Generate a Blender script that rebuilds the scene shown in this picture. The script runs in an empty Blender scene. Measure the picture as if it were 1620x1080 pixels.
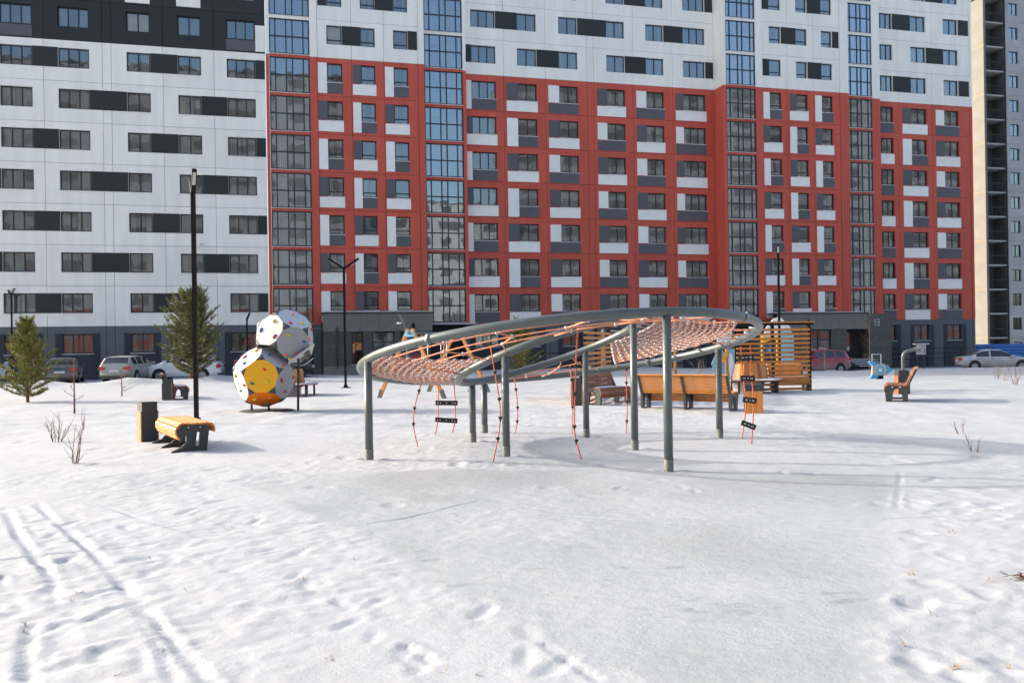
import bpy, bmesh, math, random
import numpy as np
from mathutils import Vector, Matrix
random.seed(7)
rng = np.random.default_rng(11)
sc = bpy.context.scene
col = sc.collection
R = math.radians

# ------------------------------------------------------------------ camera
FPX, EYE, ROLL, CX, CY = 1400.0, 1.6, 0.0155, 810.0, 546.0
cd = bpy.data.cameras.new('camera'); cam = bpy.data.objects.new('camera', cd); col.objects.link(cam)
cd.sensor_width = 36.0; cd.lens = FPX / 1620.0 * 36.0; cd.clip_end = 3000.0; cd.clip_start = 0.05
cd.shift_y = 6.0 / 1620.0
r_ = Vector((1, 0, -ROLL)).normalized(); f_ = Vector((0, 1, 0)); u_ = r_.cross(f_)
cam.matrix_world = Matrix(((r_.x, u_.x, -f_.x, 0), (r_.y, u_.y, -f_.y, 0), (r_.z, u_.z, -f_.z, EYE), (0, 0, 0, 1)))
sc.camera = cam

# ------------------------------------------------------------------ sky, sun, exposure
SUN_EL, SUN_AZ = R(23.0), R(163.0)          # azimuth of the direction to the sun, counter-clockwise from +X
SUN = Vector((math.cos(SUN_AZ) * math.cos(SUN_EL), math.sin(SUN_AZ) * math.cos(SUN_EL), math.sin(SUN_EL)))
w = bpy.data.worlds.new('World'); sc.world = w; w.use_nodes = True
nt = w.node_tree; nt.nodes.clear()
sky = nt.nodes.new('ShaderNodeTexSky'); sky.sky_type = 'NISHITA'; sky.sun_disc = False
sky.sun_elevation = SUN_EL; sky.sun_rotation = math.pi / 2 - SUN_AZ
sky.air_density = 1.0; sky.dust_density = 4.5; sky.ozone_density = 1.0
bg = nt.nodes.new('ShaderNodeBackground'); bg.inputs['Strength'].default_value = 0.15
wo = nt.nodes.new('ShaderNodeOutputWorld')
nt.links.new(sky.outputs[0], bg.inputs[0]); nt.links.new(bg.outputs[0], wo.inputs[0])
sl = bpy.data.lights.new('sun', 'SUN'); sl.energy = 2.0; sl.angle = R(1.5); sl.color = (1.0, 0.94, 0.86)
so = bpy.data.objects.new('sun', sl); col.objects.link(so)
so.rotation_euler = SUN.to_track_quat('Z', 'Y').to_euler()
sc.view_settings.view_transform = 'Standard'; sc.view_settings.look = 'None'
sc.view_settings.exposure = 1.33; sc.view_settings.gamma = 1.0; sc.view_settings.use_curve_mapping = False
sc.cycles.max_bounces = 8; sc.cycles.transparent_max_bounces = 16

# ------------------------------------------------------------------ pixel helpers
def ray(x, y):
    dx, dy = x - CX, y - CY
    return Vector((dx - ROLL * dy, FPX, -dy - ROLL * dx))
def at(x, y, depth):
    d = ray(x, y); return Vector((0, 0, EYE)) + d * (depth / FPX)
def on_ground(x, y, z=0.0):
    d = ray(x, y); return Vector((0, 0, EYE)) + d * ((z - EYE) / d.z)

# ------------------------------------------------------------------ materials
MATS = {}
def lin(c): return tuple(((v / 255) / 12.92 if v / 255 <= 0.04045 else ((v / 255 + 0.055) / 1.055) ** 2.4) for v in c)
def material(name, color, rough=0.6, metal=0.0, var=0.0, vscale=3.0, bump=0.0, bscale=20.0, spec=0.5, island=0.0, stretch=None, dirt=None, coat=0.0):
    m = bpy.data.materials.new(name); m.use_nodes = True; t = m.node_tree; p = t.nodes['Principled BSDF']
    p.inputs['Base Color'].default_value = (*color, 1); p.inputs['Roughness'].default_value = rough
    p.inputs['Metallic'].default_value = metal; p.inputs['Specular IOR Level'].default_value = spec
    if coat: p.inputs['Coat Weight'].default_value = coat
    tc = t.nodes.new('ShaderNodeTexCoord'); src = tc.outputs['Object']
    if stretch:
        mp = t.nodes.new('ShaderNodeMapping'); mp.inputs['Scale'].default_value = stretch
        t.links.new(src, mp.inputs[0]); src = mp.outputs[0]
    last = None
    if var or island:
        n = t.nodes.new('ShaderNodeTexNoise'); n.inputs['Scale'].default_value = vscale; n.inputs['Detail'].default_value = 6
        t.links.new(src, n.inputs['Vector'])
        mr = t.nodes.new('ShaderNodeMapRange'); mr.inputs[1].default_value = 0.3; mr.inputs[2].default_value = 0.7
        mr.inputs[3].default_value = 1 - var; mr.inputs[4].default_value = 1 + var
        t.links.new(n.outputs['Fac'], mr.inputs[0])
        oi = t.nodes.new('ShaderNodeObjectInfo')
        m2 = t.nodes.new('ShaderNodeMapRange'); m2.inputs[3].default_value = 1 - island; m2.inputs[4].default_value = 1 + island
        t.links.new(oi.outputs['Random'], m2.inputs[0])
        mu = t.nodes.new('ShaderNodeMath'); mu.operation = 'MULTIPLY'
        t.links.new(mr.outputs[0], mu.inputs[0]); t.links.new(m2.outputs[0], mu.inputs[1])
        mx = t.nodes.new('ShaderNodeMix'); mx.data_type = 'RGBA'; mx.blend_type = 'MULTIPLY'; mx.inputs[0].default_value = 1
        mx.inputs[6].default_value = (*color, 1); t.links.new(mu.outputs[0], mx.inputs[7]); last = mx.outputs[2]
    if dirt:
        n = t.nodes.new('ShaderNodeTexNoise'); n.inputs['Scale'].default_value = 2.0; n.inputs['Detail'].default_value = 5
        t.links.new(tc.outputs['Object'], n.inputs['Vector'])
        sx = t.nodes.new('ShaderNodeSeparateXYZ'); t.links.new(tc.outputs['Object'], sx.inputs[0])
        a = t.nodes.new('ShaderNodeMath'); a.operation = 'MULTIPLY_ADD'; a.inputs[1].default_value = -1.1; a.inputs[2].default_value = 0.75
        t.links.new(sx.outputs['Z'], a.inputs[0])
        b = t.nodes.new('ShaderNodeMath'); b.operation = 'MULTIPLY_ADD'; b.use_clamp = True; b.inputs[1].default_value = 0.9
        t.links.new(n.outputs['Fac'], b.inputs[0]); t.links.new(a.outputs[0], b.inputs[2])
        mx = t.nodes.new('ShaderNodeMix'); mx.data_type = 'RGBA'; t.links.new(b.outputs[0], mx.inputs[0])
        if last: t.links.new(last, mx.inputs[6])
        else: mx.inputs[6].default_value = (*color, 1)
        mx.inputs[7].default_value = (*dirt, 1); last = mx.outputs[2]
        ra = t.nodes.new('ShaderNodeMapRange'); ra.inputs[3].default_value = rough; ra.inputs[4].default_value = 0.8
        t.links.new(b.outputs[0], ra.inputs[0]); t.links.new(ra.outputs[0], p.inputs['Roughness'])
    if last: t.links.new(last, p.inputs['Base Color'])
    if bump:
        n = t.nodes.new('ShaderNodeTexNoise'); n.inputs['Scale'].default_value = bscale; n.inputs['Detail'].default_value = 4
        t.links.new(src, n.inputs['Vector'])
        b = t.nodes.new('ShaderNodeBump'); b.inputs['Strength'].default_value = bump; b.inputs['Distance'].default_value = 0.02
        t.links.new(n.outputs['Fac'], b.inputs['Height']); t.links.new(b.outputs[0], p.inputs['Normal'])
    MATS[name] = m; return m
def glass(name, refl, tint, wav):
    m = bpy.data.materials.new(name); m.use_nodes = True; t = m.node_tree; t.nodes.clear()
    o = t.nodes.new('ShaderNodeOutputMaterial'); mx = t.nodes.new('ShaderNodeMixShader')
    tr = t.nodes.new('ShaderNodeBsdfTransparent'); tr.inputs[0].default_value = (*tint, 1)
    gl = t.nodes.new('ShaderNodeBsdfGlossy'); gl.inputs['Roughness'].default_value = 0.01; gl.inputs[0].default_value = (.84, .92, 1, 1)
    fr = t.nodes.new('ShaderNodeLayerWeight'); fr.inputs[0].default_value = 0.25
    mr = t.nodes.new('ShaderNodeMapRange'); mr.inputs[3].default_value = refl; mr.inputs[4].default_value = 1.0
    t.links.new(fr.outputs['Fresnel'], mr.inputs[0]); t.links.new(mr.outputs[0], mx.inputs[0])
    tc = t.nodes.new('ShaderNodeTexCoord'); oi = t.nodes.new('ShaderNodeObjectInfo')
    ad = t.nodes.new('ShaderNodeVectorMath'); ad.operation = 'MULTIPLY_ADD'; ad.inputs[1].default_value = (1, 1, 1)
    sc_ = t.nodes.new('ShaderNodeVectorMath'); sc_.operation = 'SCALE'; sc_.inputs['Scale'].default_value = 40
    cb = t.nodes.new('ShaderNodeCombineXYZ'); t.links.new(oi.outputs['Random'], cb.inputs[0]); t.links.new(oi.outputs['Random'], cb.inputs[2])
    t.links.new(cb.outputs[0], sc_.inputs[0]); t.links.new(tc.outputs['Object'], ad.inputs[0]); t.links.new(sc_.outputs[0], ad.inputs[2])
    n = t.nodes.new('ShaderNodeTexNoise'); n.inputs['Scale'].default_value = 1.1; n.inputs['Detail'].default_value = 1
    t.links.new(ad.outputs[0], n.inputs['Vector'])
    b = t.nodes.new('ShaderNodeBump'); b.inputs['Strength'].default_value = wav; b.inputs['Distance'].default_value = 0.05
    t.links.new(n.outputs['Fac'], b.inputs['Height']); t.links.new(b.outputs[0], gl.inputs['Normal'])
    t.links.new(tr.outputs[0], mx.inputs[1]); t.links.new(gl.outputs[0], mx.inputs[2]); t.links.new(mx.outputs[0], o.inputs[0])
    MATS[name] = m; return m
M = MATS
material('facade_white', (.86, .85, .785), .75, var=.055, vscale=1.6, bump=.15, bscale=6, island=.03, stretch=(1, 1, .12))
material('facade_red', (.54, .090, .055), .7, var=.10, vscale=1.6, bump=.2, bscale=8, island=.06, stretch=(1, 1, .12))
material('facade_dark', (.024, .029, .029), .75, var=.2, vscale=4, bump=.4, bscale=14, island=.12, stretch=(1, 1, 6))
material('facade_plinth', (.11, .122, .132), .75, var=.08, vscale=1, bump=.2, bscale=10, island=.05)
material('panel_white', (.83, .83, .79), .7, var=.04, vscale=1.5, island=.03)
material('panel_grey', (.098, .102, .112), .7, var=.06, vscale=1.5, island=.05)
material('panel_slate', (.026, .034, .044), .7, var=.15, vscale=3, island=.08, stretch=(1, 1, 5))
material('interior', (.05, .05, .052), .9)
material('balcony_wall', (.34, .34, .35), .85, var=.12, vscale=1.2)
material('slab', (.42, .42, .42), .9, var=.1)
material('entrance_tile', (.085, .078, .072), .55, var=.18, vscale=2.5, bump=.1, bscale=9, island=.1)
material('entrance_fascia', (.175, .165, .148), .6, var=.08, vscale=2)
material('window_frame', (.016, .022, .030), .45)
material('sill', (.75, .76, .78), .5)
material('curtain_white', (.42, .42, .40), .9, island=.15, var=.05)
material('curtain_grey', (.24, .245, .245), .9, island=.25, var=.05)
material('curtain_beige', (.27, .24, .18), .9, island=.2, var=.05)
material('curtain_rose', (.22, .10, .09), .9, island=.2, var=.05)
material('curtain_yellow', (.95, .55, .02), .9, var=.05)
glass('window_glass', .12, (.78, .82, .82), .06)
glass('bay_glass', .20, (.75, .82, .86), .05)
material('snow_lump', (.58, .595, .615), .7, bump=.4, bscale=30)
material('wood', (.57, .225, .045), .5, var=.25, vscale=6, bump=.15, bscale=40, island=.14, stretch=(1, 9, 9))
material('wood_dull', (.27, .10, .045), .6, var=.3, vscale=6, bump=.15, bscale=40, island=.2, stretch=(1, 9, 9))
material('wood_pale', (.38, .23, .12), .55, var=.15, vscale=5, island=.1)
material('metal_dark', (.035, .042, .046), .5, var=.1, vscale=6)
material('metal_black', (.006, .006, .007), .5, spec=.2)
material('pipe_grey', (.105, .125, .125), .34, metal=.25, var=.12, vscale=5, bump=.05, bscale=60)
material('pipe_worn', (.15, .16, .15), .6, var=.35, vscale=25)
material('steel', (.62, .63, .64), .3, metal=.9)
material('rope', (.68, .27, .15), .7, var=.2, vscale=40, bump=.5, bscale=150)
material('rope_red', (.62, .12, .06), .7, var=.2, vscale=40)
material('sleeve', (.46, .43, .42), .5, var=.15, vscale=20)
material('rubber', (.02, .02, .021), .7, var=.2, vscale=12)
material('plastic_white', (.50, .49, .46), .38, var=.03, vscale=3)
material('plastic_light', (.50, .53, .57), .38, var=.03, vscale=3)
material('plastic_grey', (.30, .315, .33), .38, var=.04, vscale=3)
material('plastic_yellow', (.86, .43, .008), .38, var=.03, vscale=3)
material('plastic_orange', (.86, .20, .008), .38, var=.05, vscale=3)
material('plastic_slate', (.055, .062, .075), .5)
for nme, c in (('red', (.62, .04, .03)), ('blue', (.03, .16, .40)), ('green', (.02, .20, .09)), ('lime', (.62, .55, .03)), ('salmon', (.72, .17, .07)), ('magenta', (.5, .02, .08))):
    material('hold_' + nme, c, .45)
material('hpl_blue', (.07, .33, .62), .4); material('hpl_sky', (.20, .47, .62), .4, var=.05); material('hpl_white', (.74, .76, .76), .4)
material('hpl_yellow', (.80, .40, .02), .4); material('hpl_deep', (.02, .08, .32), .4); material('hpl_sand', (.42, .42, .36), .4)
material('bark', (.13, .065, .04), .85, var=.3, vscale=12, bump=.6, bscale=30)
material('bark_pine', (.20, .085, .04), .85, var=.3, vscale=12, bump=.6, bscale=30)
material('twig', (.17, .075, .05), .8, var=.3, vscale=15)
material('twig_pale', (.28, .21, .15), .8, var=.3, vscale=15)
material('needle', (.20, .20, .040), .6, var=.45, vscale=5, island=.1)
material('needle_dark', (.19, .195, .05), .6, var=.45, vscale=5, island=.1)
material('grass_dry', (.36, .22, .08), .85, var=.3, vscale=20)
material('concrete_cream', (.185, .177, .157), .85, var=.10, vscale=.6, bump=.15, bscale=4)
material('concrete_yellow', (.24, .20, .13), .85, var=.15, vscale=1)
material('concrete_grey', (.36, .375, .38), .85, var=.12, vscale=.5, island=.06)
material('concrete_dark', (.10, .105, .11), .85, var=.2, vscale=1)
material('brick_red', (.17, .055, .045), .8, var=.15)
material('block_grey', (.20, .215, .24), .85, var=.1, vscale=.5)
material('fence_blue', (.02, .14, .42), .45, var=.12, vscale=1.5, island=.06)
material('tyre', (.018, .018, .019), .85, var=.2); material('rim', (.35, .35, .36), .4, metal=.8)
material('car_glass', (.018, .022, .026), .06, spec=.9); material('lamp_red', (.45, .015, .02), .2, coat=.6); material('plate', (.55, .56, .56), .5)
DIRT = (.25, .24, .22)
for nme, c in (('white', (.74, .77, .79)), ('navy', (.02, .028, .04)), ('beige', (.36, .36, .34)), ('red', (.36, .018, .045)), ('silver', (.42, .46, .52)), ('black', (.015, .016, .018)), ('cherry', (.38, .012, .025))):
    material('paint_' + nme, c, .3, metal=.15 if nme in ('silver', 'beige') else 0, coat=.5, dirt=DIRT if nme not in ('white', 'black') else None, var=.02)

# ------------------------------------------------------------------ mesh builder
class MB:
    def __init__(s): s.v = []; s.f = []; s.smooth = []
    def add(s, vs, fs, sm=False):
        o = len(s.v); s.v.extend([tuple(p) for p in vs]); s.f.extend([tuple(i + o for i in f) for f in fs]); s.smooth.extend([sm] * len(fs)); return s
    def box(s, a, b, rot=None, org=None):
        x0, y0, z0 = a; x1, y1, z1 = b
        vs = [Vector(p) for p in ((x0, y0, z0), (x1, y0, z0), (x1, y1, z0), (x0, y1, z0), (x0, y0, z1), (x1, y0, z1), (x1, y1, z1), (x0, y1, z1))]
        if rot is not None:
            o = Vector(org) if org is not None else Vector((0, 0, 0)); vs = [o + rot @ (p - o) for p in vs]
        return s.add(vs, ((0, 3, 2, 1), (4, 5, 6, 7), (0, 1, 5, 4), (1, 2, 6, 5), (2, 3, 7, 6), (3, 0, 4, 7)))
    def bar(s, p, q, wx, wy, up=(0, 0, 1)):
        p, q = Vector(p), Vector(q); d = (q - p).normalized(); u = Vector(up)
        a = d.cross(u); a = a.normalized() if a.length > 1e-4 else Vector((1, 0, 0)); b = a.cross(d).normalized()
        vs = [c + a * (i * wx / 2) + b * (j * wy / 2) for c in (p, q) for i, j in ((-1, -1), (1, -1), (1, 1), (-1, 1))]
        return s.add(vs, ((3, 2, 1, 0), (4, 5, 6, 7), (0, 1, 5, 4), (1, 2, 6, 5), (2, 3, 7, 6), (3, 0, 4, 7)))
    def tube(s, pts, r, n=8, closed=False, cap=True):
        pts = [Vector(p) for p in pts]; N = len(pts); rs = r if isinstance(r, (list, tuple)) else [r] * N
        vs = []; prev = None
        for i in range(N):
            if closed: t = pts[(i + 1) % N] - pts[i - 1]
            else: t = pts[min(i + 1, N - 1)] - pts[max(i - 1, 0)]
            t.normalize()
            if prev is None: a = t.orthogonal().normalized() if abs(t.z) > .98 else t.cross(Vector((0, 0, 1))).normalized()
            else:
                a = prev - t * prev.dot(t); a.normalize()
            prev = a; b = t.cross(a)
            for k in range(n):
                g = 2 * math.pi * k / n; vs.append(pts[i] + (a * math.cos(g) + b * math.sin(g)) * rs[i])
        fs = []
        for i in range(N if closed else N - 1):
            j = (i + 1) % N
            for k in range(n):
                l = (k + 1) % n; fs.append((i * n + k, i * n + l, j * n + l, j * n + k))
        s.add(vs, fs, True)
        if cap and not closed:
            o = len(s.v) - N * n
            s.f.append(tuple(o + k for k in reversed(range(n)))); s.f.append(tuple(o + (N - 1) * n + k for k in range(n))); s.smooth += [False, False]
        return s
    def lathe(s, prof, n=16, axis='z', org=(0, 0, 0)):
        vs = []
        for rr, h in prof:
            for k in range(n):
                g = 2 * math.pi * k / n; a, b = rr * math.cos(g), rr * math.sin(g)
                p = (a, b, h) if axis == 'z' else ((a, h, b) if axis == 'y' else (h, a, b)); vs.append((p[0] + org[0], p[1] + org[1], p[2] + org[2]))
        fs = [(i * n + k, i * n + (k + 1) % n, (i + 1) * n + (k + 1) % n, (i + 1) * n + k) for i in range(len(prof) - 1) for k in range(n)]
        return s.add(vs, fs, True)
    def prism(s, poly, h0, h1, axis='y', place=None):
        n = len(poly); vs = []
        for h in (h0, h1):
            for a, b in poly: vs.append((a, h, b) if axis == 'y' else ((a, b, h) if axis == 'z' else (h, a, b)))
        if place is not None: vs = [place @ Vector(p) for p in vs]
        fs = [tuple(range(n)), tuple(reversed(range(n, 2 * n)))] + [(i, i + n, (i + 1) % n + n, (i + 1) % n) for i in range(n)]
        return s.add(vs, fs)
    def mesh(s, name, mat, fix=True):
        me = bpy.data.meshes.new(name); me.from_pydata(s.v, [], s.f)
        if fix:
            bm = bmesh.new(); bm.from_mesh(me); bmesh.ops.recalc_face_normals(bm, faces=bm.faces); bm.to_mesh(me); bm.free()
        if any(s.smooth): me.polygons.foreach_set('use_smooth', s.smooth)
        if mat: me.materials.append(M[mat])
        return me
    def build(s, name, mat, parent=None, loc=(0, 0, 0), rz=0.0, fix=True):
        return link(name, s.mesh(name, mat, fix), parent, loc, rz)
def link(name, me, parent=None, loc=(0, 0, 0), rz=0.0):
    o = bpy.data.objects.new(name, me); col.objects.link(o); o.location = loc
    if rz: o.rotation_euler = (0, 0, rz)
    if parent is not None: o.parent = parent
    return o
def tag(o, label, cat, group=None):
    o['label'] = label; o['category'] = cat
    if group: o['group'] = group
    return o
def thing(name, label, cat, loc=(0, 0, 0), rz=0.0, group=None):
    return tag(link(name, None, None, loc, rz), label, cat, group)
def copy_tree(o, parent=None):
    c = o.copy(); col.objects.link(c); c.parent = parent
    for ch in o.children: copy_tree(ch, c)
    return c
CACHE = {}
def shared(key, fn):
    if key not in CACHE: CACHE[key] = fn()
    return CACHE[key]
def boxmesh(w_, d, h, mat, bev=0):
    return shared(('box', round(w_, 3), round(d, 3), round(h, 3), mat), lambda: MB().box((0, 0, 0), (w_, d, h)).mesh('box', mat))
def boxpart(name, parent, a, b, mat):
    return link(name, boxmesh(b[0] - a[0], b[1] - a[1], b[2] - a[2], mat), parent, a)

# ------------------------------------------------------------------ ground
PERM = rng.random((256, 256))
def vnoise(x, y, s, seed=0):
    x = np.asarray(x) / s + seed * 17.31; y = np.asarray(y) / s + seed * 9.73
    xi = np.floor(x).astype(int); yi = np.floor(y).astype(int); fx = x - xi; fy = y - yi
    fx = fx * fx * (3 - 2 * fx); fy = fy * fy * (3 - 2 * fy)
    g = lambda a, b: PERM[a % 256, b % 256]
    return (g(xi, yi) * (1 - fx) + g(xi + 1, yi) * fx) * (1 - fy) + (g(xi, yi + 1) * (1 - fx) + g(xi + 1, yi + 1) * fx) * fy - .5
def sstep(a, b, x):
    t = np.clip((x - a) / (b - a), 0, 1); return t * t * (3 - 2 * t)
AF = math.atan(FPX / 5200.0)
UF = np.array([math.cos(AF), math.sin(AF)]); NF = np.array([math.sin(AF), -math.cos(AF)])
KF, S0 = -64.7224, -0.2677
def base_height(x, y):
    x = np.asarray(x, float); y = np.asarray(y, float)
    z = vnoise(x, y, 3.1, 1) * .04 + vnoise(x, y, 1.1, 2) * .016
    dist = -(x * NF[0] + y * NF[1])                       # distance along the facade normal
    berm = np.exp(-((dist - 46.5 + vnoise(x, y, 9, 3) * 1.6) / 1.3) ** 2) * (.20 + vnoise(x, y, 2.0, 4) * .34 + vnoise(x, y, .8, 8) * .18)
    left = sstep(-9.5, -12, x) + sstep(15, 19, x) * .55
    z = z + berm * np.clip(left, 0, 1)
    berm2 = np.exp(-((dist - 56.5) / 1.2) ** 2) * (.20 + vnoise(x, y, 1.7, 5) * .35)
    z = z + berm2
    z = z - .28 * sstep(48, 60, dist) - .55 * sstep(66, 84, dist) - .62 * sstep(8, 24, x) * sstep(39, 49, dist)
    return z
def gz(x, y): return float(base_height(np.array([x]), np.array([y]))[0])
def gp(x, y, sink=.015):
    p = on_ground(x, y); p.z = gz(p.x, p.y) - sink; return p

xs = np.unique(np.concatenate([np.arange(-9, 9.001, .035), 9 + .035 * np.cumsum(1.035 ** np.arange(150)), -9 - .035 * np.cumsum(1.035 ** np.arange(150)), [-260, -500, -1500, 260, 500, 1500]]))
ys = np.unique(np.concatenate([np.arange(2.2, 9, .03), 9 + .03 * np.cumsum(1.0125 ** np.arange(275)), [-8, -3, 0, 1, 1.6, 2.0], np.arange(-150, -10, 10.), [100, 120, 160, 250, 500, 1500, -300, -800]]))
GX, GY = np.meshgrid(xs, ys); gx = GX.ravel(); gy = GY.ravel()
gh = base_height(gx, gy)
# wet, icy play surface showing through thin snow, outlined by where its edges lie on the ground
near = (gy > 2) & (gy < 24) & (np.abs(gx) < 16)
def gpt(px): return np.array([[*on_ground(*p)][:2] for p in px])
ICE = gpt([(350, 752), (430, 800), (560, 850), (700, 932), (860, 1022), (985, 1085), (1020, 1190), (1385, 1190), (1392, 1080), (1412, 930), (1424, 840), (1432, 752), (1250, 742), (980, 738), (700, 742)])
def seg_dist(x, y, a, b):
    d = b - a; L = float(d @ d) + 1e-12; t = np.clip(((x - a[0]) * d[0] + (y - a[1]) * d[1]) / L, 0, 1)
    return np.hypot(x - a[0] - t * d[0], y - a[1] - t * d[1]), t
def poly_sd(x, y, P):
    dm = np.full(x.shape, 1e9); ins = np.zeros(x.shape, bool)
    for i in range(len(P)):
        a, b = P[i], P[(i + 1) % len(P)]; d, _ = seg_dist(x, y, a, b); dm = np.minimum(dm, d)
        c = ((a[1] > y) != (b[1] > y)); xx = (b[0] - a[0]) * (y - a[1]) / (b[1] - a[1] + 1e-12) + a[0]; ins ^= c & (x < xx)
    return np.where(ins, dm, -dm)
idx = np.nonzero(near)[0]; nx, ny = gx[idx], gy[idx]
sd = poly_sd(nx, ny, ICE) + vnoise(nx, ny, .5, 6) * .14 + vnoise(nx, ny, .12, 7) * .12
ice = sstep(-.03, .22, sd) * np.clip(.80 + vnoise(nx, ny, 1.3, 9) * .9 + vnoise(nx, ny, .45, 10) * .5, .2, 1)
ice2 = np.clip(sstep(.1, .35, vnoise(nx, ny, 2.6, 12) + vnoise(nx, ny, .8, 13) * .5) * .45, 0, 1) * sstep(8.2, 11, ny) * sstep(19, 15, ny)
icev = np.clip(np.maximum(ice, ice2), 0, 1)
# trampled relief: ski and sledge tracks, footprints, crumbs
h = np.zeros(nx.shape); soft = 1 - .85 * np.clip(ice, 0, 1)
rough = (vnoise(nx, ny, .33, 14) * .007 + vnoise(nx, ny, .14, 15) * .007 + vnoise(nx, ny, .07, 16) * .005)
tram = .4 + 1.2 * sstep(-.1, .35, vnoise(nx, ny, 1.7, 17) + .15)
h += (rough * 1.0 + vnoise(nx, ny, .05, 18) * .006) * tram * soft
def track(px, wd, depth, rim=.5):
    global h
    P = gpt(px); 
    for a, b in zip(P[:-1], P[1:]):
        lo = np.minimum(a, b) - .6; hi = np.maximum(a, b) + .6
        k = np.nonzero((nx > lo[0]) & (nx < hi[0]) & (ny > lo[1]) & (ny < hi[1]))[0]
        if len(k) == 0: continue
        d, _ = seg_dist(nx[k], ny[k], a, b); d = d + vnoise(nx[k], ny[k], .3, 20) * wd * .5
        dv_ = np.clip(.75 + 1.4 * vnoise(nx[k], ny[k], .45, 24), .1, 1.4); t_ = -depth * dv_ * np.exp(-(d / wd) ** 2) + rim * depth * dv_ * np.exp(-((d - 1.9 * wd) / (.7 * wd)) ** 2)
        h[k] = np.where(np.abs(t_) > np.abs(h[k] * .6), t_ + h[k] * .35, h[k])
for tr in ([(335, 1085), (250, 985), (180, 905), (140, 868), (90, 830), (60, 800)], [(60, 880), (85, 920), (90, 965)], [(8, 805), (30, 850), (47, 872), (60, 895)],
           [(0, 915), (22, 945), (34, 960)], [(45, 1080), (40, 1030), (48, 990)]):
    track(tr, .034, .019)
for tr in ([(-20, 892), (60, 882), (150, 872), (265, 857)], [(215, 865), (300, 885), (360, 900), (450, 915)], [(500, 838), (640, 820), (760, 792)], [(830, 810), (1100, 826), (1300, 822), (1500, 815)],
           [(1424, 745), (1420, 800)], [(860, 1020), (900, 1045), (945, 1078)], [(640, 1020), (690, 1050)], [(1000, 780), (1200, 770), (1400, 800)], [(1300, 830), (1600, 850)],
           [(105, 830), (150, 880), (215, 960), (255, 1030), (275, 1085)], [(160, 800), (240, 830), (330, 850)]):
    track(tr, .022, .012)
def foot(px, ang, ln=.17, wd=.065, depth=.05):
    global h
    c = gpt([px])[0]; k = np.nonzero((abs(nx - c[0]) < .45) & (abs(ny - c[1]) < .45))[0]
    if len(k) == 0: return
    ca, sa = math.cos(ang), math.sin(ang); a = (nx[k] - c[0]) * ca + (ny[k] - c[1]) * sa; b = -(nx[k] - c[0]) * sa + (ny[k] - c[1]) * ca
    q = np.sqrt((a / ln) ** 2 + (b / wd) ** 2) + vnoise(nx[k], ny[k], .08, 22) * .35
    h[k] = h[k] - depth * sstep(1.5, .55, q) + depth * .3 * np.exp(-((q - 1.6) / .3) ** 2)
for p in [(478, 868), (405, 825), (424, 868), (470, 905), (484, 922), (545, 955), (552, 985), (595, 952), (590, 1005), (640, 1035), (665, 1050), (765, 965), (835, 1000), (830, 1040), (880, 1055), (270, 882), (235, 905),
          (110, 885), (75, 935), (70, 1000), (155, 975), (165, 935), (190, 960), (225, 1045), (115, 830), (130, 855), (80, 850), (300, 810), (330, 820), (200, 835), (1240, 745), (1290, 748), (1100, 775), (980, 770)]:
    foot(p, R(random.uniform(55, 125)), random.uniform(.12, .17), random.uniform(.035, .05), random.uniform(.008, .014))
for _ in range(120):                                        # scattered older prints beyond the ice
    p = (random.uniform(-100, 1720), random.uniform(662, 800)); foot(p, random.uniform(0, 3.14), random.uniform(.10, .2), random.uniform(.06, .1), random.uniform(.005, .014) * (.5 if 700 < p[0] < 1400 and p[1] > 740 else 1))
for _ in range(45):
    foot((random.uniform(1440, 1720), random.uniform(740, 1080)), random.uniform(0, 3.14), random.uniform(.08, .16), random.uniform(.05, .09), random.uniform(.005, .014))
for _ in range(26):
    foot((random.uniform(-60, 420), random.uniform(800, 1080)), R(random.uniform(30, 150)), random.uniform(.1, .16), random.uniform(.05, .08), random.uniform(.005, .011))
for p_ in ((-2.06, 12.62), (-.105, 12.75), (1.96, 11.2), (3.49, 14.97), (1.845, 13.45), (1.275, 15.45), (-.675, 14.75), (-.53, 16.4)):   # melt hollows round the posts
    k = np.nonzero((abs(nx - p_[0]) < .4) & (abs(ny - p_[1]) < .4))[0]; q = np.hypot(nx[k] - p_[0], ny[k] - p_[1]) + vnoise(nx[k], ny[k], .1, 26) * .05
    h[k] += -.022 * np.exp(-(q / .09) ** 2) + .014 * np.exp(-((q - .19) / .05) ** 2)
gh[idx] += h
scuff = np.zeros(nx.shape)
for (px_, py_, a_, b_) in [(905, 862, .16, .02), (935, 914, .16, .035), (1108, 905, .13, .018), (1163, 923, .12, .03), (1055, 895, .16, .03), (1265, 912, .10, .03), (1300, 938, .22, .03), (1120, 968, .35, .10), (985, 895, .10, .02), (845, 897, .14, .03), (820, 900, .1, .03), (1050, 907, .05, .02), (1215, 930, .14, .02), (1350, 935, .1, .02), (640, 868, .16, .03), (690, 880, .12, .03), (1090, 945, .2, .05), (1330, 950, .2, .03), (720, 920, .18, .05), (1140, 780, .1, .01), (940, 775, .1, .01)]:
    c = gpt([(px_, py_)])[0]; k = np.nonzero((abs(nx - c[0]) < .8) & (abs(ny - c[1]) < .5))[0]
    q = np.sqrt(((nx[k] - c[0]) / a_) ** 2 + ((ny[k] - c[1]) / (b_ * 1.6)) ** 2) + vnoise(nx[k] * .5, ny[k], .05, 27) * 1.6; scuff[k] = np.maximum(scuff[k], sstep(1.15, .45, q) * sstep(-.02, .16, vnoise(nx[k] * .45, ny[k], .035, 28)))
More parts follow.
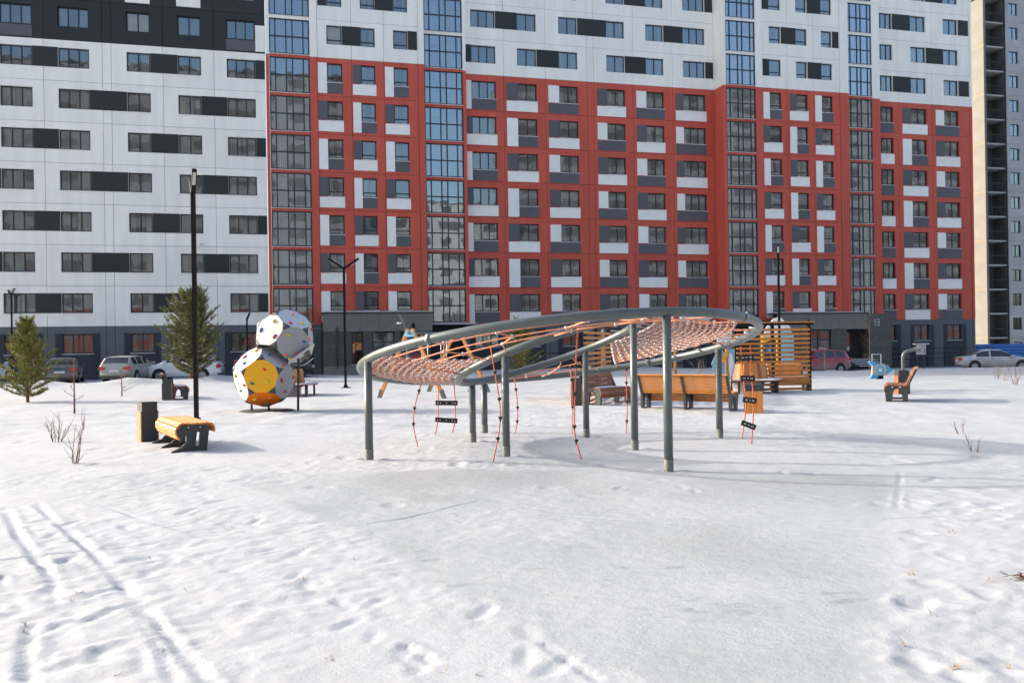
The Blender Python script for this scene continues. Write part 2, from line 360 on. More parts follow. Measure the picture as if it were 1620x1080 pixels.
def gsurf(x, y):
    i = min(max(int(np.searchsorted(xs, x)), 1), len(xs) - 1); j = min(max(int(np.searchsorted(ys, y)), 1), len(ys) - 1); return float(gh[j * len(xs) + i])
far = (gy >= 16) & (gy < 60) & (np.abs(gx) < 45)
gh[far] += (vnoise(gx[far], gy[far], .4, 30) * .035 + vnoise(gx[far], gy[far], .9, 31) * .03) * sstep(14, 20, gy[far])
icef = np.zeros(len(gx)); icef[idx] = icev; scf = np.zeros(len(gx)); scf[idx] = scuff
me = bpy.data.meshes.new('snow_ground'); nX, nY = len(xs), len(ys)
me.vertices.add(nX * nY); me.vertices.foreach_set('co', np.stack([gx, gy, gh], 1).astype(np.float32).ravel())
ii = (np.arange(nY - 1)[:, None] * nX + np.arange(nX - 1)[None, :]).ravel()
quads = np.stack([ii, ii + 1, ii + nX + 1, ii + nX], 1).astype(np.int32)
me.loops.add(quads.size); me.loops.foreach_set('vertex_index', quads.ravel()); me.polygons.add(len(quads))
me.polygons.foreach_set('loop_start', np.arange(0, quads.size, 4, dtype=np.int32)); me.polygons.foreach_set('use_smooth', np.ones(len(quads), bool))
me.update(); at_ = me.attributes.new('ice', 'FLOAT', 'POINT'); at_.data.foreach_set('value', icef.astype(np.float32)); at_ = me.attributes.new('scuff', 'FLOAT', 'POINT'); at_.data.foreach_set('value', scf.astype(np.float32))
def snow_material():
    m = bpy.data.materials.new('snow'); m.use_nodes = True; t = m.node_tree; p = t.nodes['Principled BSDF']; L = t.links.new
    tc = t.nodes.new('ShaderNodeTexCoord'); a = t.nodes.new('ShaderNodeAttribute'); a.attribute_name = 'ice'
    def noise(s, d=6, r=.6):
        n = t.nodes.new('ShaderNodeTexNoise'); n.inputs['Scale'].default_value = s; n.inputs['Detail'].default_value = d; n.inputs['Roughness'].default_value = r; L(tc.outputs['Object'], n.inputs['Vector']); return n.outputs['Fac']
    def rng_(src, a0, a1, b0, b1):
        n = t.nodes.new('ShaderNodeMapRange'); n.clamp = True
        for i, v in zip((1, 2, 3, 4), (a0, a1, b0, b1)): n.inputs[i].default_value = v
        L(src, n.inputs[0]); return n.outputs[0]
    def mix(f, c0, c1):
        n = t.nodes.new('ShaderNodeMix'); n.data_type = 'RGBA'
        if isinstance(f, float): n.inputs[0].default_value = f
        else: L(f, n.inputs[0])
        for i, c in ((6, c0), (7, c1)):
            if isinstance(c, tuple): n.inputs[i].default_value = (*c, 1)
            else: L(c, n.inputs[i])
        return n.outputs[2]
    snowc = mix(rng_(noise(1.3), .35, .65, 0, 1), (.430, .449, .470), (.395, .412, .43))
    icec = mix(rng_(noise(2.2, 8, .7), .35, .68, 0, 1), (.365, .395, .402), (.408, .433, .44))
    icec = mix(rng_(noise(7, 6, .75), .58, .70, 0, .6), icec, (.27, .32, .315))
    c = mix(a.outputs['Fac'], snowc, icec)
    a2 = t.nodes.new('ShaderNodeAttribute'); a2.attribute_name = 'scuff'; c = mix(rng_(a2.outputs['Fac'], 0, 1, 0, .38), c, (.14, .17, .165))
    grit = rng_(noise(60, 3, .5), .70, .78, 0, .35)
    c = mix(grit, c, (.45, .44, .42))
    L(c, p.inputs['Base Color'])
    L(rng_(a.outputs['Fac'], 0, 1, .75, .34), p.inputs['Roughness'])
    b = t.nodes.new('ShaderNodeBump'); b.inputs['Strength'].default_value = .45; b.inputs['Distance'].default_value = .008; L(noise(75, 8, .75), b.inputs['Height'])
    b2 = t.nodes.new('ShaderNodeBump'); b2.inputs['Strength'].default_value = .30; b2.inputs['Distance'].default_value = .05; L(noise(6, 8, .68), b2.inputs['Height']); L(b.outputs[0], b2.inputs['Normal'])
    L(b2.outputs[0], p.inputs['Normal'])
    M['snow'] = m
snow_material(); me.materials.append(M['snow'])
g = link('snow_ground', me); g['kind'] = 'structure'; g['label'] = 'snow covered courtyard with footprints and grey icy play surface'

# ------------------------------------------------------------------ apartment buildings
ROWS = 12
def zj(r): return 3.30 + 2.73 * (r - 2) if r > 1 else -.9
ROOT = (S0 * UF[0] + KF * NF[0], S0 * UF[1] + KF * NF[1], 0)
white_block = thing('apartment_building', 'white apartment block with black brick upper storeys beside the red facade', 'building', ROOT, AF)
red_block = thing('apartment_building', 'red and white apartment block with grey accent panels and blue glass balcony columns', 'building', ROOT, AF)
def wall_cell(parent, x0, x1, z0, z1, y, mat, openings, g=.012, name='wall_panel'):
    x0 += g; x1 -= g; z0 += g; z1 -= g
    X = sorted({x0, x1, *[v for o in openings for v in o[:2]]}); Z = sorted({z0, z1, *[v for o in openings for v in o[2:]]})
    m = MB()
    def hole(a, b): return any(o[0] <= a <= o[1] and o[2] <= b <= o[3] for o in openings)
    for i in range(len(X) - 1):
        for j in range(len(Z) - 1):
            if not hole((X[i] + X[i + 1]) / 2, (Z[j] + Z[j + 1]) / 2): m.add([(X[i], y, Z[j]), (X[i + 1], y, Z[j]), (X[i + 1], y, Z[j + 1]), (X[i], y, Z[j + 1])], ((0, 1, 2, 3),))
    def ring(a, b, c, d, dep, inv):
        q = [(a, c), (b, c), (b, d), (a, d)]
        for k in range(4):
            p0, p1 = q[k], q[(k + 1) % 4]; vs = [(p0[0], y, p0[1]), (p1[0], y, p1[1]), (p1[0], y + dep, p1[1]), (p0[0], y + dep, p0[1])]
            m.add(vs, ((0, 1, 2, 3),) if inv else ((3, 2, 1, 0),))
    ring(x0, x1, z0, z1, .10, False)
    for o in openings: ring(*o, .30, True)
    return m.build(name, mat, parent, fix=False)
def curtain_mesh(w_, h_, mat, cover):
    def f():
        m = MB(); n = 26
        spans = [(0, w_)] if cover > .95 else [(0, w_ * cover / 2), (w_ * (1 - cover / 2), w_)]
        for a, b in spans:
            k = max(4, int(n * (b - a) / w_)); vs = []
            for i in range(k + 1):
                x = a + (b - a) * i / k; y = .03 * math.sin(i * 2.1) + .012 * math.sin(i * .7)
                vs += [(x, y, 0), (x, y, h_)]
            m.add(vs, [(2 * i, 2 * i + 2, 2 * i + 3, 2 * i + 1) for i in range(k)], True)
        return m.mesh('curtain', mat, False)
    return shared(('curt', round(w_, 2), round(h_, 2), mat, cover), f)
def window(parent, x0, x1, z0, z1, y, kind, curtain=None, sill=True, glassm='window_glass', rail=.25):
    w_, h_ = x1 - x0, z1 - z0; e = .08
    if kind == 'T': cols, rows = [0, w_], [0, h_ * rail, h_]
    elif kind == 'G': cols, rows = [0, w_ / 2, w_], [0, h_ * .68, h_]
    else: n = int(kind); cols, rows = [w_ * i / n for i in range(n + 1)], [0, h_]
    def fm():
        m = MB()
        for i, c in enumerate(cols):
            a = 0 if i == 0 else c - e / 2; b = w_ if i == len(cols) - 1 else c + e / 2
            if i == 0: b = e
            if i == len(cols) - 1: a = w_ - e
            m.box((a, 0, 0), (b, .07, h_))
        for j, r in enumerate(rows):
            a = 0 if j == 0 else (h_ - e if j == len(rows) - 1 else r - e / 2); b = a + e
            for c0, c1 in zip(cols[:-1], cols[1:]): m.box((c0 + e * .45, .002, a), (c1 - e * .45, .068, b))
        return m.mesh('window', 'window_frame')
    fr = link('window', shared(('win', round(w_, 2), round(h_, 2), kind, rail), fm), parent, (x0, y + .15, z0))
    for c0, c1 in zip(cols[:-1], cols[1:]):
        for r0, r1 in zip(rows[:-1], rows[1:]):
            link('pane', boxmesh(c1 - c0 - e * .9, .012, r1 - r0 - e * .9, glassm), fr, (c0 + e * .45, .03, r0 + e * .45))
    if sill: link('sill', boxmesh(w_ + .08, .25, .035, 'sill'), fr, (-.04, -.20, -.036))
    if curtain: link('curtain', curtain_mesh(w_ - .04, h_, *curtain), fr, (.02, .16, 0))
    return fr
def pick_curtain(r):
    q = random.random()
    if r <= 3: ch = ['curtain_rose', 'curtain_grey', 'curtain_white', 'curtain_beige', None]
    else: ch = ['curtain_white', 'curtain_grey', 'curtain_beige', 'curtain_grey', None, None]
    c = random.choice(ch)
    return None if c is None else (c, random.choice((1.0, .8, .6, .5, .9)))
def panel(parent, x0, x1, z0, z1, y, mat, g=.004):
    boxpart('panel', parent, (x0 + g, y - .018, z0 + g), (x1 - g, y + .02, z1 - g), mat)

def section(parent, y, bounds, cols, style, top_links, red=True):
    # cols: (side0, win0, win1, kind, full-height white side?, sub panel wide?)
    for r in range(1, ROWS + 1):
        z0, z1 = zj(r), zj(r + 1); b = z0 if r > 1 else .57
        wz0, wz1 = b + style['sill'], b + style['head']
        holes = [(c[1], c[2], wz0, wz1) for c in cols]
        mat = 'facade_plinth' if r == 1 else ('facade_red' if (red and r <= 8) else ('facade_white' if red or r <= 8 else 'facade_dark'))
        for xa, xb in zip(bounds[:-1], bounds[1:]):
            wall_cell(parent, xa, xb, z0, z1, y, mat, [hh for hh in holes if hh[0] > xa and hh[1] < xb])
        for k, c in enumerate(cols):
            cur = pick_curtain(r)
            if (not red and r == 9 and k == 3) or (red and r == 9 and k == 0 and y == 0 and bounds[0] < 10): cur = ('curtain_yellow', 1.0)
            window(parent, c[1], c[2], wz0, wz1, y, c[3], cur, sill=(r <= 8 and (red or r <= 3 or random.random() < .4)))
        if r == 1:
            for c in cols:
                a, d = c[1] - .42, c[2] + .42
                panel(parent, a, c[1] - .005, zj(1) + .05, wz1 + .05, y, 'panel_slate'); panel(parent, c[2] + .005, d, zj(1) + .05, wz1 + .05, y, 'panel_slate')
                panel(parent, c[1], c[2], zj(1) + .05, wz0 - .05, y, 'panel_slate')
        elif red and r <= 8:
            for k, c in enumerate(cols):
                P = (k + r) % 2 == 0                                  # row 8: first column P
                sb = b + style['sub']
                if P:
                    if c[4]:
                        if c[0] < c[1] - .05: panel(parent, c[0], c[1], sb, wz1, y, 'panel_white')
                        panel(parent, c[1], c[2] + .03, sb, wz0 - .04, y, 'panel_grey')
                    else:
                        panel(parent, c[0], c[1], wz0, wz1, y, 'panel_white'); panel(parent, c[0], c[2] + .03, sb, wz0 - .04, y, 'panel_grey')
                else:
                    if c[0] < c[1] - .05: panel(parent, c[0], c[1], wz0, wz1, y, 'panel_grey')
                    panel(parent, c[0], c[2] + .06, sb, wz0 - .04, y, 'panel_white')
        elif red or r <= 8:
            for a, d in top_links[r % 2]:
                xa = bounds[0] + .05 if a is None else cols[a][2]; xb = bounds[-1] - .05 if d is None else cols[d][1]
                panel(parent, xa + .003, xb - .003, wz0, wz1, y, 'facade_dark')
        else:
            if r == 9:
                for k in (1, 5): panel(parent, cols[k][1] - .04, cols[k][2] + .02, b + .1, wz0 - .05, y, 'panel_grey')
                panel(parent, cols[5][2] + .03, -.03, b + .1, b + 1.95, y, 'facade_white')
            if r == 10:
                for k in (2, 3, 4): panel(parent, cols[k][1] - .05, cols[k][2] + .03, b + .12, wz0 - .05, y, 'facade_white')
            if r == 11:
                for k in (0, 3): panel(parent, cols[k][1] - .05, cols[k][2] + .03, b + .12, wz0 - .05, y, 'panel_grey')
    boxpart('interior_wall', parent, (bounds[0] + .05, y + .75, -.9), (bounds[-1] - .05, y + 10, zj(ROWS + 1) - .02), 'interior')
    boxpart('parapet', parent, (bounds[0], y - .03, zj(ROWS + 1)), (bounds[-1], y + 10.2, zj(ROWS + 1) + .6), 'facade_white')
ST_L = dict(sill=.90, head=2.23, sub=.06); ST_A = dict(sill=1.0, head=2.38, sub=.19); ST_M = dict(sill=.91, head=2.26, sub=.06); ST_D = dict(sill=.90, head=2.28, sub=.0)
section(white_block, 0, [-24, -17.55, -14.21, -10.61, -10.06, -6.78, -3.46, 0],
        [(0, -21.3, -19.4, '3'), (0, -16.82, -14.89, '3'), (0, -13.33, -11.42, '3'), (0, -9.09, -7.59, '2'), (0, -5.82, -4.31, '2'), (0, -2.61, -.70, '3')],
        ST_L, {0: [(1, 2), (3, 4), (5, None)], 1: [(0, 1), (2, 3), (4, 5)]}, red=False)
section(red_block, 0, [3.58, 6.0, 8.33, 10.85], [(3.60, 4.25, 5.34, 'T', True), (6.07, 6.66, 7.71, 'T', True), (8.40, 9.04, 10.11, 'T', True)], ST_A, {1: [(0, 1), (2, None)], 0: [(None, 0), (1, 2)]})
section(red_block, 1.5, [14.62, 17.75, 21.15, 24.60, 25.15, 28.55, 32.0, 35.72],
        [(14.77, 15.19, 17.13, '3', True), (17.97, 18.86, 20.43, '2', True), (21.36, 22.26, 23.83, '2', False), (25.43, 26.26, 27.83, '2', False), (28.79, 29.66, 31.23, '2', False), (32.25, 32.95, 34.95, '3', False)],
        ST_M, {1: [(None, 0), (1, 2), (3, 4), (5, None)], 0: [(0, 1), (2, 3), (4, 5)]})
section(red_block, 0, [39.30, 41.65, 44.10, 46.62], [(39.38, 39.97, 41.08, 'T', True), (41.83, 42.48, 43.55, 'T', True), (44.24, 44.88, 45.94, 'T', True)], ST_A, {1: [(None, 0), (1, 2)], 0: [(0, 1), (2, None)]})
section(red_block, 1.5, [51.30, 53.6, 57.15, 61.15], [(51.40, 51.42, 53.07, '3', True), (54.0, 54.93, 56.55, '2', True), (57.5, 58.39, 59.99, '2', False)], ST_D, {1: [(0, 1), (2, None)], 0: [(1, 2)]})
def pier(x0, x1, y, d, r0=1):
    for a, b, mt in ((zj(1) if r0 == 1 else zj(r0), zj(2), 'facade_plinth'), (zj(2), zj(9), 'facade_red'), (zj(9), zj(13), 'facade_white')):
        if a < b - .01 and not (r0 > 1 and mt == 'facade_plinth'): boxpart('pier', red_block, (x0, y, a + .004), (x1, y + d, b - .004), mt)
def bay(x0, x1, y, r0=2):
    wd = x1 - x0; fx = [0, .15, .42, .575, .845, 1]; e = .085
    for r in range(r0, ROWS + 1):
        b = zj(r); z0, z1 = b + .10, b + 2.60; hh = z1 - z0; mid = hh * .5
        def fm():
            m = MB()
            for i, f in enumerate(fx):
                c = min(max(f * wd, e / 2), wd - e / 2); m.box((c - e / 2, 0, 0), (c + e / 2, .09, hh))
            for z in (0, mid - e / 2, hh - e):
                for f0, f1 in zip(fx[:-1], fx[1:]): m.box((max(f0 * wd, e / 2) + e * .45, .002, z), (min(f1 * wd, wd - e / 2) - e * .45, .088, z + e))
            return m.mesh('glazed_balcony', 'window_frame')
        fr = link('glazed_balcony', shared(('bay', round(wd, 2)), fm), red_block, (x0, y + .05, z0))
        for f0, f1 in zip(fx[:-1], fx[1:]):
            for a, c in ((e, mid - e / 2), (mid + e / 2, hh - e)):
                u0, u1 = max(f0 * wd, e / 2) + e / 2, min(f1 * wd, wd - e / 2) - e / 2
                link('pane', boxmesh(u1 - u0, .012, c - a, 'bay_glass'), fr, (u0, .04, a))
        def rm():
            m = MB(); n = int(wd / .13)
            for i in range(n): m.box((wd * (i + .5) / n - .011, 0, .06), (wd * (i + .5) / n + .011, .02, mid))
            m.box((.05, -.005, mid - .05), (wd - .05, .025, mid - .001)); return m.mesh('railing', 'metal_dark')
        link('railing', shared(('rail', round(wd, 2)), rm), fr, (0, .16, 0))
        if random.random() < .75:
            q = random.choice((.3, .5, .62)); link('balcony_door', boxmesh(.8, .05, 2.1, 'interior'), fr, (wd * q - .3, 1.14, .05))
        if random.random() < .7: link('curtain', curtain_mesh(random.choice((.5, .7)), 2.3, random.choice(('curtain_white', 'curtain_grey')), 1.0), fr, (random.choice((.15, .4, .6)) * wd, .9, .05))
        boxpart('balcony_band', red_block, (x0 + .002, y + .012, b - .13), (x1 - .002, y + .12, b + .098), 'facade_red' if r <= 9 else 'facade_white')
        boxpart('balcony_slab', red_block, (x0 + .002, y + .125, b - .12), (x1 - .002, y + 1.28, b + .09), 'slab')
        boxpart('balcony_ledge', red_block, (x0, y - .05, b + .06), (x1, y + .01, b + .095), 'sill')
    boxpart('balcony_back_wall', red_block, (x0, y + 1.3, zj(r0)), (x1, y + 9.8, zj(13)), 'balcony_wall')
    boxpart('porch_wall', red_block, (x0, y + 1.31, -.9), (x1, y + 9.8, zj(r0) - .01), 'panel_slate')
    boxpart('parapet', red_block, (x0 + .005, y, zj(13) + .01), (x1 - .005, y + 9.9, zj(13) + .6), 'facade_white')
pier(0.02, .25, -.03, 2.2, 1); bay(.26, 3.04, 0.0); pier(3.05, 3.57, -.05, 2.2)
pier(10.86, 11.30, -.05, 2.8); bay(11.42, 14.36, .8); pier(14.37, 14.61, .76, 2.6)
pier(35.73, 35.99, -.05, 3.0); bay(36.0, 38.68, 0.0); pier(38.69, 39.29, -.05, 2.2)
pier(46.63, 47.45, -.05, 2.8); bay(47.95, 50.42, .8); pier(50.43, 51.29, .9, 2.4); boxpart('pier', red_block, (47.46, .77, 3.31), (47.94, 3, zj(9) - .01), 'facade_red'); boxpart('pier', red_block, (47.46, .77, zj(9)), (47.94, 3, zj(13)), 'facade_white')
boxpart('end_wall', red_block, (61.16, 1.46, zj(2)), (61.40, 14, zj(9)), 'facade_red'); boxpart('end_wall', red_block, (61.16, 1.46, zj(9)), (61.40, 14, zj(13) + .6), 'facade_white'); boxpart('end_wall', red_block, (61.16, 1.47, -.95), (61.38, 14, zj(2) - .01), 'facade_plinth')
# security cameras on the facade
for (x, z, y, par) in ((-4.5, 8.93, 0, white_block), (39.2 + 1.5, 6.2, 0, red_block)):
    m = MB(); m.box((-.03, -.05, -.05), (.03, 0, .05)); m.tube([(-.05, -.10, 0), (.16, -.13, -.04)], .05, 10); m.build('security_camera', 'plastic_white', par, (x, y - .02, z))

def entrance(x0, x1, yf, top, doorside, name_, label):
    e = thing('entrance_porch', label, 'porch', ROOT, AF)
    fz = top - 1.25
    # fascia of large slabs, tiled piers, glazing between
    n = 6
    for i in range(n):
        a, b = x0 + (x1 - x0) * i / n, x0 + (x1 - x0) * (i + 1) / n
        boxpart('fascia_slab', e, (a + .006, yf, fz), (b - .006, yf + .3, top), 'entrance_fascia')
    boxpart('roof', e, (x0 - .04, yf - .05, top + .002), (x1 + .04, -.1, top + .12), 'metal_dark')
    boxpart('roof_snow', e, (x0 + .2, yf + .3, top + .122), (x1 - .2, -.3, top + .2), 'snow_lump')
    def tiles(a, b, z0, z1, y):
        nz = max(1, int(round((z1 - z0) / .42)))
        for j in range(nz):
            c, d = z0 + (z1 - z0) * j / nz, z0 + (z1 - z0) * (j + 1) / nz
            boxpart('tile', e, (a + .004, y, c + .004), (b - .004, y + .2, d - .004), 'entrance_tile')
    return e, fz, tiles
e1, fz, tiles = entrance(3.60, 11.30, -1.8, 3.98, 1, 'a', 'dark tiled entrance porch with tall glazing between the two pairs of balcony columns')
boxpart('plinth', e1, (3.6, -1.86, -.7), (8.4, -1.5, .34), 'entrance_fascia')
tiles(3.60, 5.0, .35, fz - .01, -1.75); tiles(5.0, 5.55, .35, fz - .01, -1.75); tiles(6.35, 7.0, .35, fz - .01, -1.75)
for a, b, k in ((5.56, 6.34, 'T'), (7.01, 8.55, 'G')):
    window(e1, a, b, .40, fz - .03, -1.78, k, ('curtain_grey', .6), True, 'window_glass', .68)
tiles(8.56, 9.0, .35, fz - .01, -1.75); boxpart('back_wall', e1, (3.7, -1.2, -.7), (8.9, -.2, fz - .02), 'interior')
boxpart('side_wall', e1, (9.01, -.9, -.7), (11.29, -.2, fz - .02), 'entrance_tile')
m = MB(); m.tube([(4.55, -1.83, .15), (4.55, -1.83, 2.95), (4.55, -1.78, 3.05)], .045, 10); m.box((4.47, -1.92, 2.72), (4.63, -1.74, 2.98)); m.build('downpipe', 'metal_dark', e1)
m = MB(); m.box((2.45, -1.95, -.6), (2.70, -1.7, 2.9)); m.box((1.4, -2.0, 2.9), (3.5, -1.0, 3.02)); m.build('canopy_post', 'panel_grey', e1)
m = MB(); m.box((11.5, -.6, 3.15), (14.9, .7, 3.22)); m.build('canopy', 'metal_dark', e1); boxpart('canopy_snow', e1, (11.5, -.6, 3.222), (14.9, .7, 3.29), 'snow_lump')
e2, fz, tiles = entrance(39.4, 47.7, -1.8, 3.75, 1, 'b', 'brown tiled entrance porch with house number and stepped stoop beside grey ground floor')
tiles(39.4, 41.0, -.6, fz - .01, -1.75); window(e2, 41.9, 44.2, .0, fz - .03, -1.78, 'G', ('curtain_grey', .7), False); tiles(41.01, 41.88, -.6, fz - .01, -1.75)
tiles(44.22, 45.7, -.6, fz - .01, -1.75)
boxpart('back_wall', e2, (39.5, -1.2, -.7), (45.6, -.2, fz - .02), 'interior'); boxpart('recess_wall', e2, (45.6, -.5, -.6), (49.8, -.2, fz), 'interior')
dr = boxpart('door', e2, (46.0, -.56, .05), (47.0, -.51, 2.35), 'window_frame'); link('pane', boxmesh(.7, .02, 1.5, 'window_glass'), dr, (.15, -.025, .65)); link('handle', boxmesh(.03, .06, .5, 'steel'), dr, (.1, -.07, .8))
for j in range(8): boxpart('tile', e2, (47.71, -1.9, -.6 + j * .545 + .004), (49.9, -.25, -.6 + (j + 1) * .545 - .004), 'entrance_tile')
for j in range(5): boxpart('step', e2, (45.2, -4.2 + j * .45, -.55), (47.9, -3.76 + j * .45, -.5 + j * .13), 'metal_dark'); boxpart('step_snow', e2, (45.3, -4.19 + j * .45, -.498 + j * .13), (47.8, -3.78 + j * .45, -.46 + j * .13), 'snow_lump')
# house number 13 in flat white bars
m = MB()
for a, b, c, d in ((0, .06, 0, .55), (-.07, 0, .43, .49), (.17, .45, .49, .55), (.17, .45, .245, .305), (.17, .45, 0, .06), (.39, .45, .0601, .2449), (.39, .45, .3051, .4899)): m.box((a, 0, c), (b, .02, d))
m.build('house_number', 'plastic_white', e2, (48.25, -1.925, 2.75))

# wall lamps on the porches
for par, x in ((e1, 9.9), (e2, 42.0)):
    m = MB(); m.lathe([(.0, .26), (.07, .24), (.10, .05), (.06, -.2), (0, -.22)], 10); m.box((-.03, 0, -.05), (.03, .2, .05)); m.build('wall_lamp', 'metal_black', par, (x, -1.96, 3.05))

# ramp railings in front of the ground floors
def railing(x0, x1, y, z0, hgt, label, grp=None):
    e = thing('railing', label, 'railing', ROOT, AF, grp)
    for z in (z0 + hgt, z0 + hgt * .62, z0 + hgt * .25): MB().tube([(x0, y, z), (x1, y, z)], .028, 8).build('rail', 'metal_black', e)
    n = int((x1 - x0) / 1.6)
    for i in range(n + 1):
        x = x0 + (x1 - x0) * i / n; MB().tube([(x, y, -.75), (x, y, z0 + hgt)], .03, 8).build('post', 'metal_black', e)
    return e
railing(50.5, 60.8, -1.2, -.35, 1.15, 'black ramp railing before the grey ground floor by the blue fence')
railing(19.5, 31.5, -1.0, -.35, 1.3, 'black ramp railing before the ground floor windows between the two porches')
# white notice board near the right hand ramp
nb = thing('notice_board', 'white square notice board with snow cap by the ramp railing', 'sign', at(1458, 600, 58), AF)
nb.location.z = gz(nb.location.x, nb.location.y)
zc = at(1458, 552, 58).z - nb.location.z
boxpart('board', nb, (-.36, -.02, zc - .36), (.36, .03, zc + .30), 'plastic_white'); boxpart('snow_cap', nb, (-.55, -.1, zc + .302), (.55, .12, zc + .38), 'snow_lump')
for s in (-.25, .25): MB().tube([(s, .06, -.1), (s, .06, zc + .3)], .03, 8).build('post', 'metal_dark', nb)
for k, (dx, dz) in enumerate(((.24, -.05), (.24, -.2))): boxpart('note', nb, (dx - .05, -.024, zc + dz - .04), (dx + .05, -.021, zc + dz + .04), 'panel_grey')
fr = thing('metal_frame', 'thin pale metal frame standing before the brown porch', 'frame', at(1387, 590, 52), AF); fr.location.z = gz(fr.location.x, fr.location.y)
a, b = at(1380, 575, 52), at(1395, 560, 52); zt = b.z - fr.location.z
for nm, p, q in (('post', (-.3, 0, -.05), (-.3, 0, zt)), ('post', (.3, 0, -.05), (.3, 0, zt)), ('crossbar', (-.3, 0, zt), (.3, 0, zt))): MB().bar(p, q, .045, .045).build(nm, 'hpl_white', fr)

# ------------------------------------------------------------------ cream tower far right, blue fence
t0 = at(1563, 540, 101.5)
tw = thing('apartment_building', 'unfinished cream concrete tower with open balconies behind the blue fence', 'building', (t0.x, t0.y, -1.2), AF)
NF_ = 15; SH = 2.8
for i in range(NF_):
    z0, z1 = i * SH, (i + 1) * SH
    for j, (ya, yb) in enumerate(((0.0, 3.0), (3.01, 6.0), (6.01, 9.0))):
        boxpart('side_panel', tw, (.0, ya + .015, z0 + .09), (.3, yb - .015, z1 - .09), 'concrete_cream')
    boxpart('joint_band', tw, (.012, .0, z0 - .085), (.3, 9.0, z0 + .085), 'concrete_yellow' if i % 2 else 'concrete_cream')
    boxpart('balcony_slab', tw, (.31, .3, z0 - .1), (3.1, 2.2, z0 + .06), 'concrete_grey')
    dn = boxpart('balcony_door', tw, (.75, 2.16, z0 + .1), (1.35, 2.2, z1 - .4), 'window_frame'); link('pane', boxmesh(.42, .02, 1.9, 'window_glass'), dn, (.08, -.03, .2))
    m = MB()
    for k in range(9): m.box((.35 + k * .32, .34, z0 + .06), (.37 + k * .32, .36, z0 + 1.05))
    m.box((.35, .33, z0 + 1.051), (3.05, .37, z0 + 1.1)); m.build('balcony_rail', 'metal_dark', tw)
    for j in range(4):
        xa = 3.4 + j * 4.2
        wall_cell(tw, xa - .28, xa + 3.92, z0, z1, 0.0, 'concrete_grey', [(xa + .15, xa + 1.45, z0 + .9, z0 + 2.3)], .01)
        window(tw, xa + .15, xa + 1.45, z0 + .9, z0 + 2.3, 0.0, '2', pick_curtain(8), False)
boxpart('balcony_back_wall', tw, (.31, 2.21, 0), (3.11, 3.0, NF_ * SH), 'concrete_dark'); boxpart('core', tw, (.35, 3.01, 0), (20, 14, NF_ * SH), 'interior'); boxpart('shaft_wall', tw, (3.112, .35, 0), (3.4, 3.0, NF_ * SH), 'concrete_dark')
boxpart('roof', tw, (-.1, -.1, NF_ * SH + .09), (20.2, 14, NF_ * SH + .6), 'concrete_grey')
f0 = at(1538, 570, 84); bf = thing('site_fence', 'bright blue corrugated metal site fence below the cream tower', 'fence', (f0.x, f0.y, -1.05), AF)
def fence_panel():
    m = MB(); vs = []; n = 26
    for k in range(n + 1):
        z = 2.05 * k / n; y = (.0, .05, .05, .0)[k % 4]; vs += [(0, y, z), (2.98, y, z)]
    m.add(vs, [(2 * i, 2 * i + 1, 2 * i + 3, 2 * i + 2) for i in range(n)]); return m.mesh('fence_panel', 'fence_blue', False)
for k in range(6): link('fence_panel', shared('fpan', fence_panel), bf, (k * 3, 0, 0)); boxpart('post', bf, (k * 3 - .04, .06, -.1), (k * 3 + .04, .14, 2.1), 'metal_dark')

# ------------------------------------------------------------------ blocks behind the camera, seen mirrored in the glass
def opposite(name, x0, x1, y, hgt, nfl, ncol, redto, mat, label):
    o = thing('apartment_building', label, 'building', (x0, y, -.5), AF)
    wd = x1 - x0; fl = hgt / nfl
    zr = redto * fl
    if zr > 0: boxpart('wall', o, (0, -12, 0), (wd, 0, zr), 'brick_red')
    boxpart('wall', o, (0, -12, zr + .01), (wd, 0, hgt), mat); boxpart('roof', o, (-.2, -12.2, hgt + .01), (wd + .2, .2, hgt + .5), 'facade_plinth')
    me_ = MB().box((0, 0, 0), (wd / ncol * .5, .06, fl * .5)).mesh('window', 'panel_grey')
    for i in range(nfl):
        for j in range(ncol): link('window', me_, o, (wd / ncol * (j + .25), .005, fl * (i + .32)))
        if i % 2 == 0:
            for j in range(0, ncol, 3): boxpart('panel', o, (wd / ncol * (j + .75), .004, fl * (i + .32)), (wd / ncol * (j + 1.25), .05, fl * (i + .82)), 'panel_grey')
    return o
opposite('a', -62, 24, -52, 51, 17, 16, 3, 'block_grey', 'tall pale grey block with brick red lower storeys facing the playground across the court')
opposite('b', 27, 54, -34, 30, 10, 6, 0, 'concrete_grey', 'lower grey block between two tall ones across the court')
opposite('c', 57, 190, -30, 57, 19, 14, 2, 'block_grey', 'wide grey tower block at the far end across the court')

# ------------------------------------------------------------------ ring climber
C3 = lambda x, y, z: Vector((x, y, z))
OC, OV1, OV2 = (.715, 13.8), (2.775, 1.175), (1.245, -2.60)
IC, IV1, IV2 = (.585, 14.1), (.69, 1.35), (1.26, -.65)
def ro(ph, dz=0.0, k=1.0):
    c, s = math.cos(R(ph)) * k, math.sin(R(ph)) * k; x, y = c * OV1[0] + s * OV2[0], c * OV1[1] + s * OV2[1]
    return C3(OC[0] + x, OC[1] + y, 1.47 + .0824 * x - .1606 * y + dz)
def ri(ph, dz=0.0, k=1.0):
    c, s = math.cos(R(ph)) * k, math.sin(R(ph)) * k; x, y = c * IV1[0] + s * IV2[0], c * IV1[1] + s * IV2[1]
    return C3(IC[0] + x, IC[1] + y, 1.49 + .314 * x - .153 * y + dz)
rc = thing('ring_climber', 'tilted grey double ring rope climbing frame with orange nets on the snow', 'climbing frame', (.7, 13.8, 0))
B0 = Vector((.7, 13.8, 0))
def L_(p): return Vector(p) - B0
